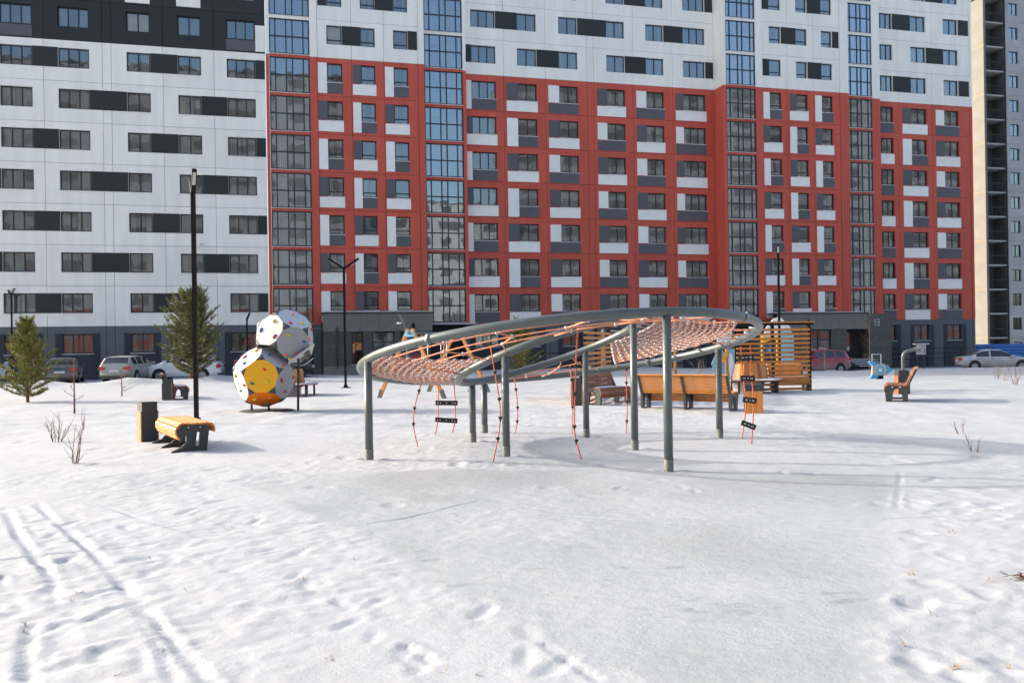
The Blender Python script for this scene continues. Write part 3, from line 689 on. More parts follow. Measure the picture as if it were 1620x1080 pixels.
def part_tube(name, pts, r, mat, n=10, par=rc, **k): return MB().tube([L_(p) for p in pts], r, n, **k).build(name, mat, par)
outer = part_tube('outer_ring', [ro(i * 3.0) for i in range(120)], .063, 'pipe_grey', 16, closed=True)
inner = part_tube('inner_ring', [ri(i * 4.0) for i in range(90)], .062, 'pipe_grey', 16, closed=True)
for ph in (0, 90, 180, 270):
    for fn, rad in ((ro, .058), (ri, .055)):
        p = fn(ph); zg = gz(p.x, p.y)
        po = part_tube('post', [C3(p.x, p.y, zg - .06), C3(p.x, p.y, p.z - .02)], rad, 'pipe_grey', 16)
        m = MB(); m.lathe([(rad + .0025, -.05), (rad + .0035, .11 + random.uniform(0, .05)), (rad + .001, .15)], 16); m.build('worn_base', 'pipe_worn', po, L_((p.x, p.y, zg)))
        m = MB()
        for a in (0, 120, 240):
            c = C3(math.cos(R(a - 80)) * (rad + .002), math.sin(R(a - 80)) * (rad + .002), 0); m.lathe([(0, .018), (.014, .012), (.017, -.01)], 8, 'y', (c.x, c.y - .004, 0))
        m.build('bolt', 'steel', po, L_((p.x, p.y, p.z - .14)))
for ph in (150, 60, 330, 240):                                # flange joints with bolts on the big ring
    a, b = ro(ph - .9), ro(ph + .9); part_tube('ring_joint', [a, b], .0655, 'pipe_grey', 16)
    c = ro(ph); d = (c - C3(OC[0], OC[1], c.z)).normalized()
    for e_ in (d * .07, d * .045 + C3(0, 0, .055)): MB().lathe([(0, .012), (.016, .01), (.018, -.012)], 8).build('bolt', 'steel', rc, L_(c + e_))
def pn(ph, t, sag=0.0, off=45.0):
    a, b = ro(ph), ri(ph + off); p = b.lerp(a, t); p.z -= sag * math.sin(math.pi * t); return p
def dense_net(o0, o1, i0, i1, t0, t1, nu, nv, sag, curl=0.0):
    P = []
    for i in range(nu + 1):
        f = i / nu; row = []
        for j in range(nv + 1):
            t = t0 + (t1 - t0) * j / nv; p = ri(i0 + (i1 - i0) * f).lerp(ro(o0 + (o1 - o0) * f), t)
            p.z -= sag * math.sin(math.pi * j / nv) * (.6 + .4 * math.sin(math.pi * f)); p.z += curl * max(0, (f - .72) / .28) ** 2 * (1 - abs(2 * j / nv - 1) * .3)
            if (i + j) % 2: p.z += .012
            row.append(p)
        P.append(row)
    m = MB()
    for i in range(nu + 1): m.tube([L_(p) for p in P[i]], .0105, 5, cap=False)
    for j in range(nv + 1): m.tube([L_(P[i][j]) for i in range(nu + 1)], .0105, 5, cap=False)
    net = m.build('climbing_net', 'rope', rc, fix=False)
    m = MB()
    for i in range(nu + 1):
        for j in range(nv + 1):
            p = L_(P[i][j]); d = (P[min(i + 1, nu)][j] - P[max(i - 1, 0)][j]).normalized() * .030
            e_ = (P[i][min(j + 1, nv)] - P[i][max(j - 1, 0)]).normalized() * .018
            m.tube([p - d * 1.2, p + d * 1.2], .0205, 5)
            if (i + j) % 2 == 0: m.tube([p - e_ * 1.3, p + e_ * 1.3], .0195, 5)
    k = m.build('net_sleeve', 'sleeve', net, fix=False); k['kind'] = 'stuff'
    for i in range(0, nu + 1, 3):                             # tie ropes to both rings
        f = i / nu
        for q, ring_ in ((P[i][0], ri(i0 + (i1 - i0) * f)), (P[i][-1], ro(o0 + (o1 - o0) * f))):
            tie = part_tube('tie_rope', [q, ring_], .009, 'rope', 6); d = (ring_ - q)
            if d.length > .12: MB().tube([L_(q.lerp(ring_, .55)), L_(q.lerp(ring_, .55) + d.normalized() * .09)], .016, 8).build('ferrule', 'sleeve', tie)
    for i in (0, nu):
        f = i / nu
        for q, ring_ in ((P[i][0], ri(i0 + (i1 - i0) * f + (-14 if i == 0 else 14))),): part_tube('tie_rope', [q, ring_], .009, 'rope', 6)
dense_net(176, 262, 192, 300, .10, .90, 24, 12, .05)
dense_net(-42, 34, 22, 92, .16, .82, 20, 12, .06, curl=.07)
def sparse(o0, o1, ts, n):
    for k, t in enumerate(ts):
        pts = [pn(o0 + (o1 - o0) * i / 24, t, .05) for i in range(25)]; part_tube('rope', pts, .0115, 'rope', 6, cap=False)
    pr = None
    for i in range(n + 1):
        ph = o0 + (o1 - o0) * i / n; z = 4 if i % 2 else -4
        pts = [ri(ph + 45 - z)] + [pn(ph + z * .5 * (1 if k % 2 else -1), t, .05) for k, t in enumerate(ts)] + [ro(ph + z)]
        s_ = part_tube('spoke_rope', pts, .0105, 'rope', 6)
        cm = shared('clamp', lambda: MB().lathe([(0, .03), (.022, .018), (.024, -.018), (0, -.03)], 8).mesh('clamp', 'sleeve'))
        for q in pts[1:-1]: link('clamp', cm, s_, L_(q))
        d = (pts[-2] - pts[-1]).normalized(); MB().tube([L_(pts[-1] + d * .09), L_(pts[-1] + d * .17)], .016, 8).build('ferrule', 'sleeve', s_)
sparse(50, 170, (.50, .68, .86), 6); sparse(268, 308, (.35, .68), 3)
for ph in (8, 16, 24, 34): 
    m = MB(); p = ro(ph); q = p.lerp(pn(ph, .7), .25); part_tube('tie_rope', [p, pn(ph, .80, .1)], .010, 'rope', 6); m.tube([L_(p), L_(q)], .02, 8); m.build('ferrule', 'steel', rc)
def knots(par, pts, fr, sz=.028):
    for f in fr:
        k = f * (len(pts) - 1); i = min(int(k), len(pts) - 2); p = Vector(pts[i]).lerp(Vector(pts[i + 1]), k - i)
        MB().lathe([(.0, -.045), (.010, -.043), (.014, -.01), (sz, .012), (sz, .03), (.012, .034), (0, .035)], 10).build('foothold', 'rubber' if sz < .03 else 'sleeve', par, L_(p))
def smooth_path(pp, n=16):
    out = []
    for i in range(n + 1):
        k = i / n * (len(pp) - 1); j = min(int(k), len(pp) - 2); f = k - j
        p0, p1, p2, p3 = pp[max(j - 1, 0)], pp[j], pp[j + 1], pp[min(j + 2, len(pp) - 1)]
        out.append(.5 * ((2 * p1) + (p2 - p0) * f + (2 * p0 - 5 * p1 + 4 * p2 - p3) * f * f + (3 * p1 - p0 - 3 * p2 + p3) * f ** 3))
    return out
def hang(px, depth, fr, name='hanging_rope'):
    pts = smooth_path([at(x, y, d) for (x, y), d in zip(px, depth)]); o = part_tube(name, pts, .0095, 'rope_red', 6); knots(o, pts, fr); return o
hang([(667, 606), (657, 640), (654, 672), (661, 706)], [14.5, 14.3, 14.2, 14.15], (.15, .4, .66))
hang([(776, 548), (783, 590), (791, 640), (790, 680), (780, 731)], [12.6, 12.5, 12.3, 12.25, 12.1], (.25, .46, .64, .82))
hang([(814, 600), (818, 630), (819, 660), (815, 685)], [16.4, 16.3, 16.2, 16.1], (.2, .5, .75))
hang([(914, 512), (911, 580), (909, 650), (910, 690), (920, 726)], [12.6, 12.5, 12.4, 12.35, 12.3], (.25, .4, .65, .8))
hang([(902, 578), (904, 600), (906, 640), (905, 686)], [16.4, 16.3, 16.2, 16.0], (.1, .35, .7))
hang([(991, 578), (991, 610), (992, 650), (991, 687)], [16.3, 16.2, 16.1, 16.0], (.1, .3, .55, .8))
def ladder(pa, pb, da, rungs, lab):
    A_ = smooth_path([at(x, y, d) for (x, y), d in zip(pa, da)]); B_ = smooth_path([at(x, y, d) for (x, y), d in zip(pb, da)])
    la = part_tube('rope_ladder', A_, .0095, 'rope_red', 6); MB().tube([L_(p) for p in B_], .0095, 6).build('side_rope', 'rope_red', la)
    for f in rungs:
        k = f * 16; i = min(int(k), 15); a = A_[i].lerp(A_[i + 1], k - i); b = B_[i].lerp(B_[i + 1], k - i); d = (b - a).normalized()
        MB().bar(L_(a - d * .045), L_(b + d * .045), .03, .085, up=(0, -1, .05)).build('rung', 'rubber', la) if False else None
        m = MB(); m.bar(L_(a - d * .045), L_(b + d * .045), .035, .085); ru = m.build('rung', 'rubber', la)
        mb = MB()
        for t in (.0, .15, .5, .85, 1.0):
            c = L_(a.lerp(b, t)); mb.lathe([(0, -.024), (.010, -.023), (.011, -.015)], 8, 'y', (c.x, c.y, c.z))
        mb.build('bolt', 'steel', ru)
ladder([(694, 600), (693, 633), (693, 660), (689, 686)], [(718, 602), (720, 633), (720, 662), (716, 684)], [16.0, 15.9, 15.8, 15.7], (.38, .71), '')
ladder([(1172, 548), (1175, 590), (1180, 640), (1174, 694)], [(1187, 546), (1189, 590), (1192, 642), (1189, 702)], [13.6, 13.7, 13.75, 13.8], (.165, .39, .615, .83), '')

# ------------------------------------------------------------------ polyhedron climber
def rotate_to(v, tgt, roll_ang):
    v = v.normalized(); tgt = tgt.normalized(); q = v.rotation_difference(tgt); return Matrix.Rotation(roll_ang, 3, tgt) @ q.to_matrix()
def dodeca():
    g_ = (1 + 5 ** .5) / 2; V = [Vector((a, b, c)) for a in (-1, 1) for b in (-1, 1) for c in (-1, 1)]
    for a in (-1 / g_, 1 / g_):
        for b in (-g_, g_): V += [Vector((0, a, b)), Vector((a, b, 0)), Vector((b, 0, a))]
    N = []
    for a in (-1, 1):
        for b in (-g_, g_): N += [Vector((a, 0, b)), Vector((b, a, 0)), Vector((0, b, a))]
    N = [n.normalized() for n in N]; F_ = []
    for n in N:
        idx_ = sorted(range(20), key=lambda i: -V[i].dot(n))[:5]; c = sum((V[i] for i in idx_), Vector()) / 5; e = (V[idx_[0]] - c).normalized(); f = n.cross(e)
        idx_.sort(key=lambda i: math.atan2((V[i] - c).dot(f), (V[i] - c).dot(e))); F_.append(idx_)
    return V, N, F_
cb = gp(424, 650); pc = thing('climbing_boulder', 'two stacked faceted climbing balls in white grey and yellow with coloured holds', 'climbing frame', cb)
V0, N0, F0 = dodeca()
HOLDS = ['hold_red', 'hold_blue', 'hold_green', 'hold_lime', 'hold_salmon', 'hold_magenta']
def ball(center, rad, face_dir, roll_ang, colour_of, skip):
    s = rad / V0[0].length; Rm = rotate_to(N0[0], face_dir, roll_ang); V = [Rm @ v * s for v in V0]; N = [Rm @ n for n in N0]
    cen = Vector(center)
    for k, (n, fidx) in enumerate(zip(N, F0)):
        cname = colour_of(n)
        if cname is None: continue
        pts = []
        for i in range(5):
            a, b = V[fidx[i]], V[fidx[(i + 1) % 5]]; pts += [a.lerp(b, .24), a.lerp(b, .76)]
        c = sum(pts, Vector()) / 10; out = [cen + c + (p - c) * .992 for p in pts]
        m = MB(); ins = [p - n * .02 for p in out]; mid = cen + c + n * .012
        fs = [(i, (i + 1) % 10, 20) for i in range(10)] + [(i, i + 10, (i + 1) % 10 + 10, (i + 1) % 10) for i in range(10)] + [tuple(range(19, 9, -1))]
        m.add(out + ins + [mid], fs); pa = m.build('panel', cname, pc)
        e = (out[0] - (cen + c)).normalized(); f = n.cross(e); cand = HOLDS[:]; random.shuffle(cand)
        for q in range(3):
            ang = q * 2.1 + random.uniform(-.4, .4) + k; rr = rad * random.uniform(.22, .42); p = cen + c + (e * math.cos(ang) + f * math.sin(ang)) * rr
            m = MB(); prof = [(.052, -.012), (.05, .02), (.034, .04), (0, .048)]
            vs = []; sx = random.uniform(.8, 1.3); sp = random.uniform(0, 3)
            for rr_, h_ in prof:
                for t in range(8):
                    g_ = t * math.pi / 4; w_ = 1 + .25 * math.sin(2 * g_ + sp); a_ = e * math.cos(g_) * rr_ * sx * w_ + f * math.sin(g_) * rr_ * .75 * w_; vs.append(p + a_ + n * (h_ * 1.1))
            fs = [(i * 8 + t, i * 8 + (t + 1) % 8, (i + 1) * 8 + (t + 1) % 8, (i + 1) * 8 + t) for i in range(3) for t in range(8)]
            m.add(vs, fs, True); m.build('hold', cand[q], pa)
    for i, v in enumerate(V):                                # dark corner pads where three panels meet
        adj = [n for n, fi in zip(N, F0) if i in fi and colour_of(n) is not None]
        if len(adj) < 2: continue
        nb_ = sorted(range(20), key=lambda j: (V[j] - v).length)[1:4]; nrm = v.normalized()
        tip = [cen + v.lerp(V[j], .25) for j in nb_]; base = [cen + v.lerp((V[nb_[a]] + V[nb_[b]]) / 2, .21) for a, b in ((0, 1), (1, 2), (2, 0))]
        ring_ = [tip[0], base[0], tip[1], base[1], tip[2], base[2]]
        top = cen + v * .985 + nrm * .004; m = MB()
        o = [p + nrm * .010 for p in ring_]; inn = [p - nrm * .03 for p in ring_]
        m.add(o + inn + [top], [(k, (k + 1) % 6, 12) for k in range(6)] + [(k, k + 6, (k + 1) % 6 + 6, (k + 1) % 6) for k in range(6)]); m.build('corner_pad', 'plastic_slate', pc)
toC = Vector((-cb.x, -cb.y, 0)).normalized(); rt = Vector((-toC.y, toC.x, 0)); upv = Vector((0, 0, 1))   # rt: to the right seen from the camera
if rt.x < 0: rt = -rt
def col_low(n):
    f, r, u = n.dot(toC), n.dot(rt), n.dot(upv)
    if u > .85 and abs(r) < .3: return None
    if f > .85: return 'plastic_yellow'
    if r < -.7: return 'plastic_white'
    if u > .6 and r < .2: return 'plastic_white'
    if u < -.5 and r < .15: return 'plastic_orange'
    if r > 0 and u > 0: return 'plastic_light'
    return 'plastic_grey'
def col_up(n):
    f, r, u = n.dot(toC), n.dot(rt), n.dot(upv)
    if u < -.55: return None
    if r < -.6: return 'plastic_white'
    if u > .6: return 'plastic_light'
    return 'plastic_light' if (r > .5 and u > 0) else 'plastic_grey'
RB = .82
low_c = (-.08, 0, .91); up_c = (.42, .22, 1.86)
ball(low_c, RB, toC + rt * -.12 + upv * .03, R(8), col_low, None)
ball(up_c, RB, toC + rt * .28 + upv * -.17, R(2), col_up, None)
for x in (-.42, .02): MB().tube([(x, .0, -.05), (x, 0, .32)], .03, 10).build('leg', 'metal_dark', pc)
m = MB(); m.lathe([(.0, .03), (.66, .025), (.72, .0), (.72, -.05)], 28); m.build('shade_disc', 'rubber', pc, (-.05, .1, .01))  # near-black disc stands in for the shadow under the balls
pl = MB(); pl.bar((.60, -.25, 1.22), (1.18, .05, 1.66), .62, .035, up=(-.55, 0, .8)); plo = pl.build('tilted_panel', 'plastic_white', pc)
for k, t in enumerate((.2, .5, .75)):
    p = Vector((.60, -.25, 1.22)).lerp(Vector((1.18, .05, 1.66)), t) + Vector((-.02, -.2, .04)); MB().lathe([(0, .03), (.05, .02), (.055, -.02)], 8).build('hold', HOLDS[(k * 2 + 3) % 6], plo, p)
MB().tube([(.80, -.1, -.05), (.83, -.1, 1.36)], .03, 10).build('support_post', 'metal_dark', pc)
MB().tube(smooth_path([Vector((.6, .1, 1.20)), Vector((.9, .1, 1.18)), Vector((1.18, .05, 1.36))], 10), .018, 8).build('hand_rail', 'sleeve', pc)

# ------------------------------------------------------------------ benches, bins, planters, lamps
def slat_at(root, a, b, length, mat, thick=.03, wid=None):
    a, b = Vector((0, a[0], a[1])), Vector((0, b[0], b[1])); d = b - a; L0 = d.length * .86
    ang = math.atan2(d.z, d.y); c = (a + b) / 2
    me_ = shared(('slat', round(length, 2), round(L0, 2), mat), lambda: bevel_box(length, L0, thick, mat))
    o = link('slat', me_, root, c); o.rotation_euler = (ang, 0, 0); return o
def bevel_box(x, y, z, mat, bv=.006):
    bm = bmesh.new(); bmesh.ops.create_cube(bm, size=1)
    for v in bm.verts: v.co = Vector((v.co.x * x, v.co.y * y, v.co.z * z))
    bmesh.ops.bevel(bm, geom=bm.edges[:], offset=bv, segments=1, affect='EDGES'); me_ = bpy.data.meshes.new('bev'); bm.to_mesh(me_); bm.free(); me_.materials.append(M[mat]); return me_
def side_frame(root, x, prof, name='side_frame'):
    m = MB(); m.prism(prof, x - .03, x + .03, axis='x'); o = m.build(name, 'metal_dark', root); return o
def bench(loc, rz, length, back, mat, label, snow=False, nfr=2, bolt=True):
    # local: x along the bench, y towards the sitter's back, z up
    o = thing('park_bench', label, 'bench', loc, rz, None)
    front = [(.07, .20), (.02, .265), (.005, .335), (.03, .40), (.085, .445)]
    seat = [(.085 + .0725 * i, .445 + (.006 if i < 2 else 0) - .004 * i * (1 if back else 0)) for i in range(7)]
    pts = front[:-1] + seat
    if back:
        e_ = pts[-1]; pts += [(e_[0] + .045, e_[1] + .05)] + [(e_[0] + .045 + .03 * k, e_[1] + .05 + .068 * k) for k in range(1, 6)] + [(e_[0] + .245, e_[1] + .44), (e_[0] + .32, e_[1] + .445)]
    else: pts += [(.575, .425), (.60, .365), (.592, .30)]
    for a, b in zip(pts[:-1], pts[1:]): slat_at(o, a, b, length, mat)
    for k in range(nfr):
        x = -length / 2 + .04 + (length - .08) * k / (nfr - 1)
        # steel side plate with a slot, drawn as two legs joined by a top bar and a foot
        rear = [(.46, .0), (.40, .30), (.36, .36), (.36, .425), (.525, .42), (.575, .40), (.555, .0)]
        frontleg = [(-.10, .0), (.02, .065), (.20, .12), (.235, .18), (.26, .33), (.36, .36), (.36, .425), (.09, .425), (.04, .38), (.03, .32), (.09, .22), (.16, .17), (.14, .12), (-.02, .055), (-.09, .02)]
        if not back:
            for th, nm, pol in ((.030, 'side_frame', [(.37, .0), (.475, .0), (.52, .36), (.47, .425), (.38, .425), (.375, .28), (.355, .10)]),
                                (.029, 'side_frame', [(.03, .30), (.04, .37), (.09, .425), (.379, .425), (.374, .31), (.29, .31), (.18, .285), (.125, .22), (.09, .165), (.05, .22)]),
                                (.028, 'side_frame', [(.175, .28), (.295, .312), (.29, .20), (.27, .075), (.15, .05), (.10, .10), (.17, .15)]),
                                (.027, 'foot_plate', [(-.10, -.02), (-.06, .025), (.06, .07), (.20, .10), (.36, .09), (.40, .0), (.2, -.01)])):
                m = MB(); m.prism(pol, x - th, x + th, axis='x'); m.build(nm, 'metal_dark', o)
        else:
            side_frame(o, x, rear); side_frame(o, x, [(.05, .0), (.02, .30), (.03, .40), (.09, .425), (.358, .425), (.358, .36), (.26, .33), (.22, .27), (.20, .10), (.20, .0)])
            m = MB(); m.prism([(.50, .43), (.575, .40), (.79, .84), (.74, .86)], x - .026, x + .026, axis='x'); m.build('back_frame', 'metal_dark', o)
            m = MB(); m.prism([(.201, .0), (.459, .0), (.459, .06), (.201, .06)], x - .028, x + .028, axis='x'); m.build('foot_plate', 'metal_dark', o)
        if bolt:
            m = MB()
            for y in (.20, .38): 
                for s in (-1, 1): m.lathe([(0, s * .045), (.013, s * .042), (.014, s * .03)], 8, 'x', (x, y, .39))
            m.build('bolt', 'steel', o)
    if snow:
        m = MB(); n = 14; vs = []
        for i in range(n + 1):
            for j in range(5):
                u = i / n; v = j / 4; e_ = min(1, 4 * min(u, 1 - u)) * (1 if 0 < j < 4 else 0)
                vs.append(((u - .5) * length * .9, .12 + .36 * v + random.uniform(-.02, .02), .462 + .03 * e_ * random.uniform(.6, 1.2)))
        m.add(vs, [(i * 5 + j, i * 5 + j + 1, (i + 1) * 5 + j + 1, (i + 1) * 5 + j) for i in range(n) for j in range(4)], True); m.build('seat_snow', 'snow_lump', o)
    return o
def bin_(loc, rz, label, wood='wood_pale', wid=.42, dep=.30, hgt=.86, metal='metal_dark', skirt=0):
    # metal shell on four sides; wooden boards on the two narrow sides below the top band
    o = thing('litter_bin', label, 'bin', loc, rz)
    boxpart('metal_shell', o, (-wid / 2, -dep / 2, .0), (wid / 2, dep / 2, hgt), metal)
    boxpart('lid', o, (-wid / 2 - .004, -dep / 2 - .004, hgt + .001), (wid / 2 + .004, dep / 2 + .004, hgt + .015), metal)
    for s in (-1, 1):
        for k in range(3):
            a = -dep / 2 + dep * k / 3; x0, x1 = (wid / 2 + .001, wid / 2 + .024) if s > 0 else (-wid / 2 - .024, -wid / 2 - .001)
            boxpart('board', o, (x0, a + .004, .02), (x1, a + dep / 3 - .004, hgt * .80), wood)
    return o
# near left: backless bench, bin and lamp
pb = on_ground(236, 701); pa = on_ground(268, 717); ax = (pa - pb); ang = math.atan2(ax.y, ax.x)
mid = (pa + pb) / 2; L0 = 1.75
bd = Vector((math.cos(ang), math.sin(ang), 0)); prp = Vector((-bd.y, bd.x, 0))
bloc = mid + prp * .10; bloc.z = gz(bloc.x, bloc.y) - .01
bench(bloc, ang, L0, False, 'wood', 'backless slatted wooden bench with black side plates beside the tall lamp', nfr=3)
p = gp(234, 697); bin_(p, R(42), 'dark slab litter bin with pale wooden side at the end of the backless bench', hgt=.70, wid=.27, dep=.22)
# far left bench and bin
p = gp(300, 631); bench((p.x - .33, p.y + .78, p.z), R(113), 1.7, True, 'wood_dull', 'brown slatted bench with snowy seat beside the pine and grey bin', snow=True)
p = gp(266, 632); bin_(p, R(4), 'grey slab litter bin beside the brown bench near the pine', wood='wood_dull', wid=.28, dep=.24, hgt=.68)
# bench against the slatted screen
p = gp(975, 641); bench((p.x + .05, p.y + .25, p.z), R(45), 1.3, True, 'wood_dull', 'brown bench with snow on its seat in front of the narrow slatted screen', snow=True)
p = gp(913, 641); bin_(p, R(-8), 'grey litter bin with wooden side beside the narrow slatted screen', wood='wood', wid=.26, dep=.24, hgt=.72)
# long bench seen from behind
a, b = on_ground(1027, 647), on_ground(1145, 650); ang = math.atan2((b - a).y, (b - a).x) + math.pi
c = (a + b) / 2; yv = Vector((-math.sin(ang), math.cos(ang), 0)); c = c - yv * .50; c.z = gz(c.x, c.y) - .03
bench(c, ang, 2.25, True, 'wood', 'long orange slatted bench seen from its back behind the ring frame', nfr=3)
p = gp(1192, 652, .04); bin_((p.x, p.y, p.z), R(80), 'orange wooden litter bin standing before the round planter bench', wood='wood', wid=.26, dep=.40, hgt=.66)
# right hand bench, bin and speaking tube
p = gp(1415, 636); bench((p.x - .02, p.y + .58, p.z), R(-113), 1.35, True, 'wood_dull', 'brown bench turned sideways near the little rocket', nfr=2)
p = gp(1427, 622); bin_((p.x, p.y, p.z), R(5), 'dark litter bin standing behind the sideways bench', wood='wood_dull', wid=.32, dep=.26, hgt=.70)
p = gp(1429, 612); st = thing('speaking_tube', 'bent grey metal speaking tube with horn mouth behind the sideways bench', 'play equipment', p)
dd = p.y; k = dd / FPX
zt = at(1440, 556, dd).z - p.z; x1 = at(1448, 553, dd).x - p.x
MB().tube(smooth_path([Vector((0, 0, -.05)), Vector((0, 0, zt * .5)), Vector((0, 0, zt * .84)), Vector((.06, -.02, zt * .97)), Vector((.20, -.06, zt * 1.03)), Vector((x1, -.12, zt * 1.07))], 24), .055, 14).build('tube', 'pipe_grey', st)
m = MB(); m.tube([(x1 - .1, -.10, zt * 1.06), (x1 + .05, -.14, zt * 1.075), (x1 + .10, -.16, zt * 1.08)], [.06, .095, .105], 16, cap=False); m.build('horn', 'pipe_grey', st)
p = gp(1392, 600); rk = thing('spring_rider', 'small blue and grey rocket spring rider on the snow', 'play equipment', p); d = p.y; k = d / FPX
zc = at(1392, 585, d).z - p.z; S = k * 1.0
body = [(-13, -9), (-12, 9), (-4, 10), (6, 9), (14, 5), (19, 0), (14, -5), (6, -9), (-4, -10)]
def flat(name, poly, mat, par, y0, y1, s=S, ox=0, oz=zc): return MB().prism([(a * s + ox, b * s + oz) for a, b in poly], y0, y1).build(name, mat, par)
flat('body', body, 'hpl_sand', rk, -.05, .05); flat('nose', [(8, 7.6), (14, 4.6), (19.3, 0), (14, -4.6), (8, -7.6), (10, 0)], 'hpl_blue', rk, -.062, .062)
flat('fin', [(-17.5, 12.5), (-16, 14), (-11, 13), (-2, 9.6), (-7, 7.5), (-12.4, 6.5)], 'hpl_blue', rk, -.08, .08); flat('fin', [(-16, -12.5), (-14, -14), (-8, -13), (1, -9.6), (-5, -7.5), (-12.4, -6.5)], 'hpl_blue', rk, -.08, .08)
for rr, mt, t in ((6.5, 'hpl_blue', .056), (4.6, 'hpl_sky', .060), (2.2, 'hpl_white', .064)): flat('porthole', [(rr * math.cos(i * .3927), rr * math.sin(i * .3927)) for i in range(16)], mt, rk, -t, t)
m = MB(); m.tube([(.09 * math.cos(i * .6), .09 * math.sin(i * .6), -.05 + (zc - .2) * i / 40) for i in range(41)], .018, 6); m.build('spring', 'metal_black', rk); boxpart('seat_block', rk, (-.09, -.12, zc - .38), (.09, .12, zc - .22), 'metal_black')

def lamp(px, top_px, arms_ang, label, single=False, hgt=None):
    p = gp(*px, .03); o = thing('street_lamp', label, 'lamp', p); H_ = at(*top_px, p.y).z - p.z if hgt is None else hgt
    boxpart('pole', o, (-.042, -.042, 0), (.042, .042, H_ - .42), 'metal_black'); boxpart('foot_plate', o, (-.17, -.17, .0), (.17, .17, .045), 'metal_black'); boxpart('collar', o, (-.07, -.07, .046), (.07, .07, .14), 'metal_black')
    for s in ((1,) if single else (-1, 1)):
        d = Vector((math.cos(arms_ang) * s, math.sin(arms_ang) * s, 0)); a = Vector((0, 0, H_ - .46)); b = a + d * .60 + Vector((0, 0, .40))
        ar = MB().bar(a, b, .10, .085).build('arm', 'metal_black', o)
        q0, q1 = a.lerp(b, .45), a.lerp(b, .97); nv = (b - a).cross(d.cross(Vector((0, 0, 1)))).normalized()
        if nv.z > 0: nv = -nv
        MB().bar(q0 + nv * .052, q1 + nv * .052, .065, .012).build('led_strip', 'plastic_white', ar)
    return o
lamp((311, 668), (304, 273), R(113), 'tall black square lamp post beside the backless bench')
lamp((547, 613), (546, 407), R(0), 'black lamp post with Y-shaped arms between climbing balls and ring frame')
lamp((20, 597), (16, 456), R(138), 'black lamp post rising behind the small pine at parked cars')
lamp((1234, 601), (1229, 388), R(74), 'black lamp post rising through the wide slatted screen')
lamp((392, 594), (391, 493), R(90), 'thin short black lamp post behind the climbing balls', True)

def planter_bench(loc, label, grp):
    o = thing('planter_bench', label, 'bench', loc)
    n = 26
    for k in range(n):                                        # staves
        a = 2 * math.pi * k / n; c, s = math.cos(a), math.sin(a); t = Vector((-s, c, 0)); m = MB()
        r0, r1 = .62, .52; w0, w1 = math.pi * r0 / n * .93, math.pi * r1 / n * .93
        vs = []
        for rr, w_, z in ((r0, w0, .34), (r1, w1, .92)):
            for d in (0, -.03): vs += [Vector(((rr + d) * c, (rr + d) * s, z)) + t * w_, Vector(((rr + d) * c, (rr + d) * s, z)) - t * w_]
        m.add(vs, ((0, 1, 5, 4), (2, 6, 7, 3), (0, 4, 6, 2), (1, 3, 7, 5), (4, 5, 7, 6), (0, 2, 3, 1))); m.build('stave', 'wood' if k % 3 else 'wood_dull', o)
    MB().lathe([(.0, .86), (.48, .86), (.485, .80), (.5, .3)], 26).build('soil', 'snow_lump', o); MB().lathe([(.45, -.05), (.47, .33)], 20).build('planter_base', 'sleeve', o)
    for rr in (.66, .76, .86, .96):
        m = MB(); m.lathe([(rr, .39), (rr + .085, .39), (rr + .085, .425), (rr, .425), (rr, .39)], 36); b = m.build('seat_slat', 'wood_dull', o)
    m = MB(); vs = []
    for k in range(40):
        a = 2 * math.pi * k / 40; q = random.uniform(.8, 1.1)
        for rr, z in ((.64, .428), (.74, .428 + .035 * q), (.9, .428 + .04 * q), (1.03, .427)): vs.append((rr * math.cos(a), rr * math.sin(a), z))
    m.add(vs, [(k * 4 + j, ((k + 1) % 40) * 4 + j, ((k + 1) % 40) * 4 + j + 1, k * 4 + j + 1) for k in range(40) for j in range(3)], True); m.build('seat_snow', 'snow_lump', o)
    for k in range(8):
        a = math.pi * k / 4 + .2; MB().bar((.9 * math.cos(a), .9 * math.sin(a), -.06), (.9 * math.cos(a), .9 * math.sin(a), .388), .06, .06).build('leg', 'metal_dark', o)
        
    return o
p = gp(1195, 623); pl1 = planter_bench((p.x, p.y + .75, p.z), 'round wooden planter with ring bench before the wide slatted screen', None)
p = gp(446, 627); pl2 = planter_bench((p.x, p.y + .75, p.z), 'round wooden planter with ring bench behind the climbing balls', None)

# ------------------------------------------------------------------ slatted screens
def screen(a, b, hgt, nslat, nposts, label, mat='wood', top=True):
    d = b - a; L0 = d.length; o = thing('slatted_screen', label, 'screen', (a.x, a.y, gz(a.x, a.y) - .02), math.atan2(d.y, d.x))
    for k in range(nposts):
        x = L0 * k / (nposts - 1); boxpart('post', o, (x - .045, -.045, 0), (x + .045, .045, hgt - .08), 'metal_black')
    for k in range(nslat):
        z = .08 + (hgt - .30) * k / (nslat - 1)
        sl_ = link('slat', shared(('scr', round(L0, 2), mat), lambda: bevel_box(L0 - .02, .035, .075, mat)), o, (L0 / 2, -.066, z))
    if top:
        boxpart('top_beam', o, (-.1, -.13, hgt - .078), (L0 + .1, .06, hgt - .01), 'metal_black'); boxpart('cap_board', o, (-.12, -.16, hgt - .008), (L0 + .12, .12, hgt + .04), mat)
    return o
b = on_ground(1281, 617); a = on_ground(1164, 620); screen(a, b, 2.2, 14, 3, 'wide orange slatted screen with black posts behind the round planter')
a = on_ground(921, 641); b = on_ground(966, 624); b.x = on_ground(964, 624).x; screen(a, b, 2.15, 14, 3, 'narrow slatted screen seen obliquely behind the brown snowy bench')
